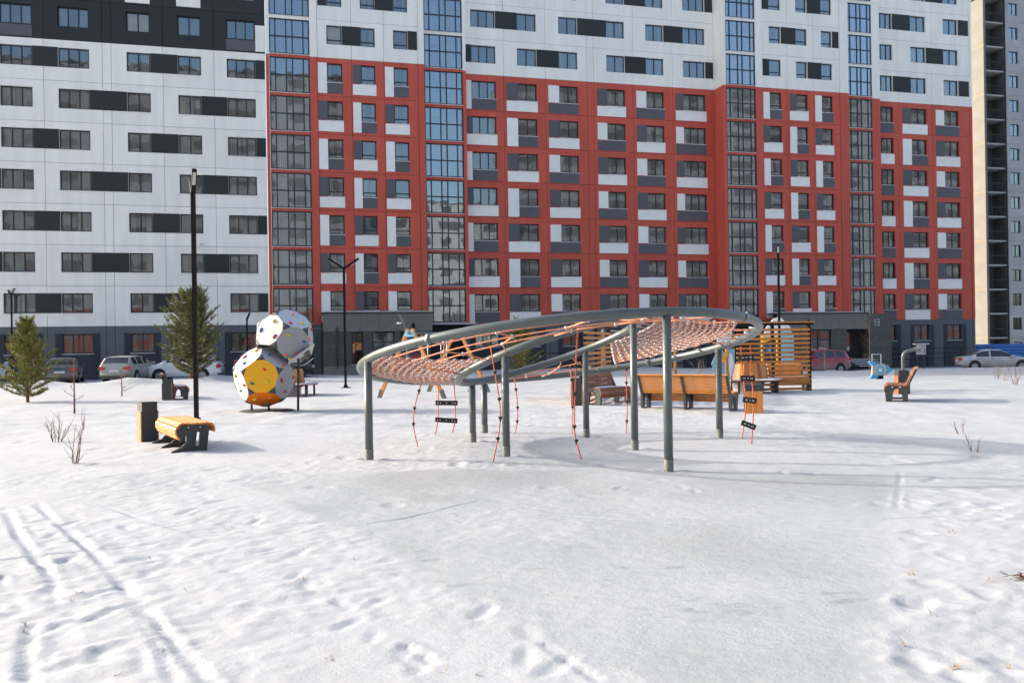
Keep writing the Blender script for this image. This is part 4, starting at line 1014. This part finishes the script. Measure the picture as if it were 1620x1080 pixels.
p = gp(1246, 617); bench((p.x, p.y + .10, p.z), R(182), 1.2, True, 'wood', 'orange slatted bench with snowy seat against the wide slatted screen', snow=True) if False else bench((p.x + .02, p.y - .42, p.z), R(2), 1.15, True, 'wood', 'orange slatted bench with snowy seat against the wide slatted screen', snow=True)

# ------------------------------------------------------------------ rocket playhouse, panel house, swings
p = gp(1233, 597); pr = thing('rocket_playhouse', 'blue and white rocket shaped playhouse behind the wide slatted screen', 'play equipment', p); d = p.y; k = d / FPX
def pix(poly, x0=1233): 
    return [((x - x0) * k, at(x0, y, d).z - p.z) for x, y in poly]
def pflat(name, poly, mat, par, y0, y1): return MB().prism(pix(poly), y0, y1).build(name, mat, par)
pflat('nose_cone', [(1219, 510), (1225, 504), (1231, 502), (1237, 503), (1243, 509), (1253, 520), (1212, 520)], 'hpl_white', pr, -.04, .04)
pflat('front_panel', [(1233, 519.5), (1250, 519.5), (1256, 530), (1256, 596), (1233, 596)], 'hpl_sky', pr, -.06, -.01)
pflat('side_panel', [(1208, 530), (1212, 520.5), (1232.5, 520.5), (1232.5, 532), (1208, 532)], 'hpl_white', pr, -.055, -.01)
pflat('arch', [(1207, 532.5), (1232, 532.5), (1232, 541), (1227, 537), (1219, 538), (1212, 541), (1207, 544)], 'hpl_yellow', pr, -.05, -.01)
pflat('back_panel', [(1206, 545), (1232, 545), (1232, 560), (1206, 560)], 'hpl_deep', pr, .3, .34); pflat('rail_panel', [(1206, 575), (1232, 575), (1232, 595), (1206, 595)], 'hpl_white', pr, -.05, 0)
for x in (1207, 1231, 1256): MB().prism(pix([(x - 1.5, 530), (x + 1.5, 530), (x + 1.5, 598), (x - 1.5, 598)]), .02, .1).build('post', 'hpl_yellow' if x < 1240 else 'pipe_grey', pr)
c = pix([(1221, 553)])[0]; MB().prism([(c[0] + .16 * math.cos(i * .4), c[1] + .16 * math.sin(i * .4)) for i in range(16)], -.03, .02).build('porthole', 'hpl_blue', pr)
p = gp(1146, 624); ph = thing('panel_house', 'pale blue and yellow cut-out play panels left of the wide slatted screen', 'play equipment', p); d = p.y; k = d / FPX
def pix(poly, x0=1146): return [((x - x0) * k, at(x0, y, d).z - p.z) for x, y in poly]
pflat('blue_panel', [(1126, 575), (1132, 562), (1142, 552), (1147, 560), (1147, 597), (1138, 597), (1130, 590)], 'hpl_sky', ph, -.04, .0)
pflat('yellow_arc', [(1136, 570), (1142, 566), (1147, 556), (1152, 553), (1152, 562), (1146, 572), (1138, 578)], 'hpl_yellow', ph, -.07, -.045)
pflat('wood_base', [(1138, 597.5), (1148, 597.5), (1148, 626), (1138, 626)], 'wood', ph, -.04, .0); pflat('post', [(1148.5, 545), (1151, 545), (1151, 626), (1148.5, 626)], 'wood', ph, -.05, .03)
pflat('leaf_panel', [(1154, 556), (1158, 560), (1161, 575), (1158, 590), (1155, 598), (1152.5, 585), (1152.5, 570)], 'hpl_white', ph, -.07, -.03)
pflat('leaf_back', [(1152, 552), (1163, 552), (1163, 580), (1158, 600), (1152, 600)], 'hpl_sky', ph, -.02, .02); pflat('steel_post', [(1152, 548), (1155, 548), (1155, 622), (1152, 622)], 'pipe_grey', ph, .03, .09)
pflat('white_sheet', [(1136, 524), (1160, 524), (1160, 540), (1147, 544), (1136, 544)], 'hpl_white', ph, .02, .05); pflat('yellow_sheet', [(1147, 518), (1160, 518), (1160, 523.5), (1147, 523.5)], 'hpl_yellow', ph, .02, .05)
pflat('post', [(1158, 518), (1160.5, 518), (1160.5, 626), (1158, 626)], 'pipe_grey', ph, .1, .16)
def swing(A_, B_, hgt, spread, label, seats, lean=0.0):
    a, b = A_, B_; d = b - a; L0 = d.length; o = thing('swing_set', label, 'swing', (a.x, a.y, gz(a.x, a.y) - .03), math.atan2(d.y, d.x))
    MB().tube([(-.1, 0, hgt), (L0 + .1, 0, hgt)], .045, 10).build('crossbar', 'pipe_grey', o)
    for x in (0, L0):
        for s in (-1, 1):
            l = MB().bar((x, s * spread, -.05), (x, s * .07, hgt + .12), .095, .095, up=(1, 0, 0)).build('leg', 'wood', o)
            MB().bar((x, s * (spread - .0), -.06), (x, s * (spread - .13), .28), .102, .102, up=(1, 0, 0)).build('leg_shoe', 'pipe_grey', l)
            MB().bar((x, s * (spread * .60 ), .78), (x, s * (spread * .56), .90), .108, .108, up=(1, 0, 0)).build('leg_collar', 'hpl_sky', l)
        MB().prism([(-.22, hgt - .12), (.22, hgt - .12), (.13, hgt + .06), (-.13, hgt + .06)], x - .06, x + .06, axis='x').build('joint_plate', 'hpl_sky', o)
    for x in seats:
        for s in (-.2, .2): MB().tube([(x + s, 0, hgt), (x + s, 0, .5)], .009, 6).build('chain', 'steel', o)
        MB().box((x - .24, -.09, .47), (x + .24, .09, .51)).build('seat', 'rubber', o)
    return o
fa, fb = on_ground(608, 634), on_ground(690, 626); ca = (fa + fb) / 2; sp = (fb - fa).length / 2; dv = (fb - fa).normalized(); bd = Vector((-dv.y, dv.x, 0)); bd = bd if bd.y > 0 else -bd
swing(ca, ca + Vector((.40, .92, 0)) * 3.2, 2.05, sp * .9, 'wooden swing set with blue joint plates behind the rope net', (.9, 2.2))
ca = on_ground(1068, 594); swing(ca + Vector((-3.4, .8, 0)), ca, 2.25, .72, 'distant wooden swing set behind the long bench', (1.0, 2.3))
p = gp(646, 600); cp = thing('curved_pole', 'slim grey curved pole rising behind the ring before the first porch', 'pole', p); zt = at(632, 497, p.y).z - p.z; k = p.y / FPX
MB().tube(smooth_path([Vector((0, 0, -.05)), Vector((0, 0, zt * .5)), Vector((-1 * k, 0, zt * .75)), Vector((-6 * k, 0, zt * .9)), Vector((-11 * k, 0, zt * .985)), Vector((-15 * k, 0, zt))], 18), [.09] * 10 + [.08] * 5 + [.06] * 4, 12).build('pole', 'pipe_grey', cp)
m = MB()
for i in range(4): m.lathe([(0, .05), (.04, .03), (.05, -.03), (0, -.05)], 8, org=((-15.5 + i * 1.6) * k, 0, zt - 14 * k))
m.box((-16 * k, -.02, zt - 13 * k), (-10 * k, .02, zt - 12.4 * k)); m.build('nozzle_row', 'hpl_white', cp)

# ------------------------------------------------------------------ cars
def car(loc, rz, paint, kind, label, snow=False):
    o = thing('parked_car', label, 'car', loc, rz, None)
    if kind == 'sedan':
        top = [(-2.32, .62), (-2.28, .86), (-2.1, .97), (-1.62, 1.0), (-.95, 1.36), (-.35, 1.43), (.25, 1.41), (1.08, .99), (1.7, .90), (2.15, .78), (2.30, .58)]; rw, ws = (-1.55, -.98), (.35, 1.0); sw = [(-1.30, -.50), (-.42, .88)]; Lh = 2.32; cab = (-1.62, 1.08)
    elif kind == 'hatch':
        top = [(-2.02, .62), (-2.0, .95), (-1.92, 1.08), (-1.72, 1.42), (-1.0, 1.50), (-.3, 1.52), (.35, 1.48), (1.22, 1.02), (1.6, .94), (1.98, .80), (2.08, .58)]; rw, ws = (-1.92, -1.70), (.45, 1.15); sw = [(-1.55, -.95), (-.85, -.12), (-.04, .98)]; Lh = 2.08; cab = (-1.95, 1.2)
    elif kind == 'wagon':
        top = [(-2.22, .60), (-2.2, .92), (-2.08, 1.03), (-1.78, 1.40), (-1.1, 1.46), (-.35, 1.47), (.3, 1.43), (1.12, 1.0), (1.7, .90), (2.1, .76), (2.25, .56)]; rw, ws = (-2.06, -1.80), (.4, 1.05); sw = [(-1.70, -1.12), (-1.02, -.25), (-.16, .90)]; Lh = 2.25; cab = (-2.1, 1.12)
    else:
        top = [(-2.22, .65), (-2.2, 1.0), (-2.12, 1.10), (-1.85, 1.56), (-1.2, 1.64), (-.4, 1.66), (.3, 1.62), (1.05, 1.12), (1.6, 1.02), (2.1, .88), (2.22, .65)]; rw, ws = (-2.10, -1.86), (.4, 1.0); sw = [(-1.70, -1.05), (-.95, -.12), (-.03, .85)]; Lh = 2.22; cab = (-2.1, 1.1)
    hb = top[2][1] - .03
    X = np.unique(np.concatenate([np.linspace(-Lh, Lh, 53), [rw[0], rw[1], ws[0], ws[1]], [v for s in sw for v in s]])); X = X[np.insert(np.diff(X) > .012, 0, True)]
    tx, tz = np.array([t[0] for t in top]), np.array([t[1] for t in top])
    zt = np.interp(X, tx, tz); ker = np.array([.25, .5, .25]); zs = zt.copy(); zs[1:-1] = (np.convolve(zt, ker, 'same'))[1:-1]
    wmax = .87; secs = []
    for x, zt_ in zip(X, zs):
        e = max(0, (abs(x) - Lh + .5) / .5); w_ = wmax * (1 - .16 * e ** 2.2); zl = .24 + .10 * e ** 2
        bl = min(zt_ - .015, hb - .05 * max(0, x - .2) / 2); wt = w_ - .055 - max(0, zt_ - bl) * .40
        pts = [(0, zl), (w_ * .86, zl), (w_ * .985, zl + .10), (w_, .52), (w_ * .995, .66), (w_ * .97, bl), (w_ * .955, bl + .02 * min(1, (zt_ - bl) * 4)), ((w_ * .955 + (wt - w_ * .955) * .92), bl + (zt_ - bl) * .90), (wt - .07, zt_ - .004), (wt * .5, zt_ + .018), (0, zt_ + .022)]
        for i in range(1, len(pts)):
            if pts[i][1] < pts[i - 1][1] and i > 1: pts[i] = (pts[i][0], pts[i - 1][1] + .0005)
        secs.append(pts)
    K = len(secs[0]); body = MB(); glass_ = {}
    full = []
    for x, s in zip(X, secs): full.append([(x, y, z) for y, z in s] + [(x, -y, z) for y, z in reversed(s[1:-1])])
    n = len(full[0]); verts = [v for f in full for v in f]; bf_ = []
    for i in range(len(X) - 1):
        xm = (X[i] + X[i + 1]) / 2
        for j in range(n):
            q = (i * n + j, i * n + (j + 1) % n, (i + 1) * n + (j + 1) % n, (i + 1) * n + j); jj = j if j < K - 1 else n - 1 - j; side = 0 if j < K - 1 else 1
            key = None
            if jj == 6:
                for si, (a, b) in enumerate(sw):
                    if a < xm < b and zs[i] - hb > .12: key = ('side_window', side, si)
            if jj in (8, 9) :
                if rw[0] < xm < rw[1]: key = ('rear_window', 0, 0)
                if ws[0] < xm < ws[1]: key = ('windscreen', 0, 0)
            if key: glass_.setdefault(key, []).append(q)
            else: bf_.append(q)
    bf_ += [tuple(range(n)), tuple(reversed(range((len(X) - 1) * n, len(X) * n)))]
    body.add(verts, bf_, True); bo = body.build('body', paint, o)
    for key, fs in glass_.items():
        used = sorted({i for f in fs for i in f}); mp = {u: i for i, u in enumerate(used)}; MB().add([verts[u] for u in used], [tuple(mp[i] for i in f) for f in fs], True).build(key[0], 'car_glass', o)
    for x in (-Lh + .92, Lh - .88):
        for s in (-1, 1):
            ar = MB().lathe([(0, .0), (.37, .0), (.385, -.006), (.385, -.05)], 24, 'y').build('wheel_arch', 'tyre', o, (x, s * .872, .36));  ar.scale = (1, s, 1)
            wh = MB().lathe([(.20, .0), (.29, .012), (.315, .0), (.32, -.05), (.32, -.17), (.28, -.19)], 28, 'y').build('wheel', 'tyre', o, (x, s * .895, .32)); wh.scale = (1, s, 1)
            MB().lathe([(0, .0), (.06, .004), (.075, -.012), (.17, -.018), (.2, .003), (.205, -.03)], 20, 'y').build('rim', 'rim', wh)
    for s in (-1, 1):
        zq = .82 if kind != 'suv' else 1.0
        m = MB(); m.prism([(s * .84, zq - .10), (s * .46, zq - .06), (s * .46, zq + .06), (s * .80, zq + .11)], -Lh - .012 + (.03 if kind == 'wagon' else 0), -Lh + .16, axis='x'); m.build('tail_light', 'lamp_red', o)
        m = MB(); m.prism([(s * .80, .62), (s * .42, .62), (s * .46, .72), (s * .78, .76)], Lh - .22, Lh - .02, axis='x'); m.build('headlight', 'plastic_white', o)
        m = MB(); m.box((.78, s * .87 - .0, hb + .0), (.96, s * 1.02, hb + .13)); m.build('mirror', paint, o)
        for (a, b) in sw[-2:]: MB().box(((a + .02), s * .868 - .005, hb - .13), ((a + .2), s * .868 + .018, hb - .10)).build('door_handle', 'metal_dark', o)
    boxpart('number_plate', o, (-Lh - .02, -.26, .62), (-Lh + .005, .26, .74), 'plate'); MB().box((-Lh - .015, -.8, .30), (-Lh + .1, .8, .42)).build('bumper_trim', 'metal_dark', o)
    if snow: 
        m = MB(); m.box((-1.15, -.5, zs.max() - .03), (.1, .5, zs.max() + .05)); m.build('roof_snow', 'snow_lump', o)
    return o
def park(px, depth, rz, paint, kind, label, dz=0, **k):
    p = at(px, 560, depth); car((p.x, p.y, gz(p.x, p.y) + dz), rz, paint, kind, label, **k)
Uang = AF + math.pi / 2
park(-28, 49.5, Uang - R(4), 'paint_white', 'hatch', 'white car whose red tail light shows beside the small pine')
park(101, 49.5, Uang + R(6), 'paint_navy', 'sedan', 'dark blue saloon with snow on its boot behind the small pine')
park(206, 49.5, Uang - R(13), 'paint_beige', 'wagon', 'dusty beige estate car parked tail first beside the white hatchback')
park(292, 51.0, AF + math.pi + R(-8), 'paint_white', 'hatch', 'clean white hatchback partly hidden by the taller pine')
park(434, 53.0, AF + R(12), 'paint_black', 'suv', 'black car half hidden behind the climbing balls')
park(632, 57.0, AF + R(5), 'paint_cherry', 'hatch', 'cherry red car glimpsed behind the rope net and swing')
park(1292, 62.0, AF + math.pi + R(0), 'paint_red', 'suv', 'dark red off-roader parked before the brown porch')
park(1573, 60.0, AF + R(-30), 'paint_silver', 'sedan', 'dusty silver saloon parked before the blue fence')

# ------------------------------------------------------------------ vegetation
def pine(loc, hgt, wid, label, mat, snowy=0, seed=1, lean=0, full=.75):
    rr = random.Random(seed); o = thing('pine_tree', label, 'tree', loc)
    tr = MB(); tr.tube([(lean * t * t, 0, -.1 + (hgt * .97 + .1) * t) for t in np.linspace(0, 1, 9)], [.055 * hgt / 2.6 * (1 - .88 * t) for t in np.linspace(0, 1, 9)], 8)
    vs, fs = [], []; sv, sf = [], []
    def needle(p, d, L0, wd):
        s = d.cross(Vector((rr.uniform(-1, 1), rr.uniform(-1, 1), rr.uniform(-1, 1)))).normalized() * wd; i = len(vs); vs.extend([p - s, p + s, p + d * L0]); fs.append((i, i + 1, i + 2))
    def shoot(p, d, L0):
        n = int(L0 / .02) + 4
        for k in range(n):
            t = k / n; q = p + d * (L0 * t)
            for _ in range(4):
                nd = (d * .75 + Vector((rr.gauss(0, 1), rr.gauss(0, 1), rr.gauss(0, 1))).normalized() * .75).normalized(); needle(q, nd, rr.uniform(.07, .12) * (hgt / 2.6) ** .4, .0045 + .0025 * hgt / 2.6)
    zz = hgt * .07
    while zz < hgt * .96:
        f = zz / hgt; prof = (1 - f) ** full * (.55 + .45 * min(1, f / .18)); n = 5 + rr.randint(0, 2) + (3 if hgt > 4 else 0); a0 = rr.uniform(0, 6)
        for k in range(n):
            a = a0 + 2 * math.pi * k / n + rr.uniform(-.3, .3); L0 = wid / 2 * prof * rr.uniform(.5, 1.25) + .06; el = .15 + .75 * f + rr.uniform(-.15, .2)
            d = Vector((math.cos(a) * math.cos(el), math.sin(a) * math.cos(el), math.sin(el))); p0 = Vector((lean * f * f, 0, zz)); pts = [p0 + d * (L0 * t) + Vector((0, 0, .22 * L0 * t * t)) for t in np.linspace(0, 1, 6)]
            tr.tube(pts, [.014 * hgt / 2.6 * (1 - .8 * t) for t in np.linspace(0, 1, 6)], 5)
            for t in np.arange(.25, 1.01, .17 if L0 > .5 else .3):
                i = min(int(t * 5), 4); q = pts[i].lerp(pts[i + 1], t * 5 - i) if t < 1 else pts[5]; dd = (pts[min(i + 1, 5)] - pts[i]).normalized()
                for s in (-1, 1):
                    sd_ = (dd * .7 + dd.cross(Vector((0, 0, 1))).normalized() * s * rr.uniform(.5, .9) + Vector((0, 0, rr.uniform(.0, .5)))).normalized(); shoot(q, sd_, rr.uniform(.10, .2) * (hgt / 2.6) ** .7)
                if rr.random() < snowy * (1.2 - f):
                    c = q + Vector((0, 0, .03)); r0 = rr.uniform(.04, .10) * (hgt / 3); i0 = len(sv)
                    sv.extend([c + Vector((r0 * rr.uniform(.7, 1.2) * math.cos(g_), r0 * rr.uniform(.7, 1.2) * math.sin(g_), -.01)) for g_ in np.arange(0, 6.28, 1.047)] + [c + Vector((0, 0, r0 * .6))]); sf.extend([(i0 + m_, i0 + (m_ + 1) % 6, i0 + 6) for m_ in range(6)])
            shoot(pts[-1], (pts[-1] - pts[-2]).normalized(), .2 * (hgt / 2.6) ** .7)
        zz += hgt * (rr.uniform(.055, .085) if hgt < 4 else rr.uniform(.04, .06))
    shoot(Vector((lean * .9, 0, hgt * .93)), Vector((0, 0, 1)), .25)
    tr.build('trunk', 'bark_pine', o); cr = MB().add(vs, fs).build('crown', mat, o, fix=False)
    if sv: MB().add(sv, sf, True).build('snow_clump', 'snow_lump', cr, fix=False)['kind'] = 'stuff'
    return o
pine(gp(44, 636), 2.62, 1.75, 'small bushy pine standing before the dark blue saloon', 'needle', .05, 3)
p = gp(303, 604); pine(p, 4.15, 3.3, 'taller pine with snow on low branches before the white hatchback', 'needle_dark', .5, 5, .1, .42)
p = gp(822, 594); pine(p, 2.9, 2.6, 'broad pine dusted with snow seen through the ring frame', 'needle', .35, 8)
def shrub(px, hgt, n, spread, label, mat='twig', grp=None, seed=0, tree=False, off=0):
    rr = random.Random(seed); p = gp(*px); name = 'bare_tree' if tree else 'bare_shrub'; o = thing(name, label, 'tree' if tree else 'shrub', p, 0, grp); st, tw_ = MB(), MB()
    def grow(m, p0, d, L0, r, lvl):
        pts = [p0]; dd = d.copy()
        for k in range(5): dd = (dd + Vector((rr.gauss(0, .10), rr.gauss(0, .10), .05))).normalized(); pts.append(pts[-1] + dd * (L0 / 5))
        m.tube(pts, [r * (1 - .13 * k) for k in range(6)], 5)
        if lvl > 0:
            for k in range(rr.randint(2, 4)):
                i = rr.randint(1, 4); s = (dd + Vector((rr.uniform(-1, 1), rr.uniform(-1, 1), rr.uniform(-.1, .6)))).normalized(); grow(tw_, pts[i], s, L0 * rr.uniform(.3, .6), r * .5, lvl - 1)
    if tree:
        pts = [Vector((off * t * .5, 0, hgt * t * .95 - .05)) for t in np.linspace(0, 1, 7)]; st.tube(pts, [.028 * (1 - .75 * t) for t in np.linspace(0, 1, 7)], 7)
        for k in range(n): 
            t = rr.uniform(.12, .95); a = rr.uniform(0, 6.28); grow(tw_, Vector((off * t * .5, 0, hgt * t * .95)), Vector((math.cos(a), math.sin(a), rr.uniform(.1, .8))).normalized(), spread * rr.uniform(.5, 1) * (1.2 - t * .5), .008, 1)
    else:
        for k in range(n):
            a = rr.uniform(0, 6.28); q = rr.uniform(.1, 1) * spread; grow(st, Vector((.05 * math.cos(a), .05 * math.sin(a), -.05)), Vector((q * math.cos(a), q * math.sin(a), 1)).normalized(), hgt * rr.uniform(.55, 1.05), .0075, 1)
    st.build('trunk' if tree else 'stem', mat, o); tw_.build('branch' if tree else 'twig', mat, o); return o
shrub((116, 733), .72, 6, .22, 'leafless red-brown shrub of upright stems before the lone sapling', seed=1)
shrub((89, 698), .62, 9, .5, 'spreading leafless shrub in front of the small pine', seed=2)
shrub((118, 655), 1.55, 9, .35, 'slim red-stemmed sapling beside the small pine', seed=3, tree=True)
shrub((193, 627), 1.0, 10, .55, 'small bare tree with drooping branches before the beige car', seed=4, tree=True)
shrub((1305, 582), 2.0, 9, .8, 'forked bare pale tree before the dark red car', 'twig_pale', seed=5, tree=True)
shrub((1376, 580), 4.2, 16, .8, 'tall pale bare tree against the brown porch corner', 'twig_pale', seed=6, tree=True)
shrub((1577, 600), .75, 8, .25, 'twiggy shrub before the silver car, paler than its neighbours', 'twig_pale', seed=7)
shrub((1591, 603), .7, 7, .35, 'thin low grey shrub standing between the two others by the silver car', 'twig_pale', seed=8)
shrub((1606, 609), .8, 8, .25, 'red-stemmed shrub before the wheel of the silver car', seed=9)
shrub((1108, 600), 1.1, 8, .3, 'bare shrub behind the long bench', 'twig_pale', seed=10)
shrub((1545, 715), .34, 2, .2, 'tiny leafless sprig alone on the trampled snow', 'twig', seed=11)
shrub((1522, 686), .3, 3, .5, 'low bent twigs poking from the snow near the sideways bench', 'twig', seed=12)
shrub((392, 590), 3.1, 14, .6, 'bare sapling behind the white climbing ball', 'twig_pale', seed=13, tree=True)
o = shrub((1195, 623), .5, 5, .5, 'bare twigs growing in the round planter by the wide screen', 'twig', seed=14); o.location = (pl1.location.x, pl1.location.y, pl1.location.z + .86)
# tufts of dry grass poking through the snow
m = MB(); rr = random.Random(4)
spots = [(200, 970), (125, 937), (185, 1068), (105, 948), (45, 988), (310, 825), (362, 836), (465, 855), (485, 865), (560, 882), (232, 882), (430, 978), (480, 913), (300, 935), (705, 1065), (525, 1040), (755, 1066), (1432, 1022), (1445, 840), (1505, 838), (1600, 915), (1540, 970), (1595, 1052), (1560, 795), (1585, 810), (1480, 975), (1440, 905), (1565, 918), (40, 995), (1510, 1055)]
for x, y in spots:
    for q in range(rr.randint(3, 8)):
        p = on_ground(x + rr.uniform(-6, 6), y + rr.uniform(-3, 3)); p.z = gsurf(p.x, p.y) - .004; a = rr.uniform(0, 6.28); d = Vector((math.cos(a), math.sin(a), rr.uniform(.1, .9))).normalized() * rr.uniform(.03, .075); s = d.cross(Vector((0, 0, 1))).normalized() * .004
        m.add([p - s, p + s, p + d], ((0, 1, 2),))
gr = m.build('dry_grass', 'grass_dry', None, fix=False); gr['kind'] = 'stuff'; tag(gr, 'dry yellow grass tips poking through the foreground snow', 'grass')
p = gp(1612, 916); p.z = gsurf(p.x, p.y); m = MB(); rr = random.Random(2)
for k in range(26):
    a = rr.uniform(0, 6.28); q = Vector((rr.gauss(0, .05), rr.gauss(0, .025), rr.uniform(0, .02))); d = Vector((math.cos(a), math.sin(a), rr.uniform(0, .3))).normalized() * rr.uniform(.03, .06); s = d.cross(Vector((0, 0, 1))).normalized() * .014
    m.add([q - s, q + s, q + d + s * .5, q + d - s * .5], ((0, 1, 2, 3),))
tag(m.build('leaf_clump', 'bark', None, (p.x, p.y, p.z + .01), fix=False), 'clump of dead brown leaves lying on the snow', 'leaves')
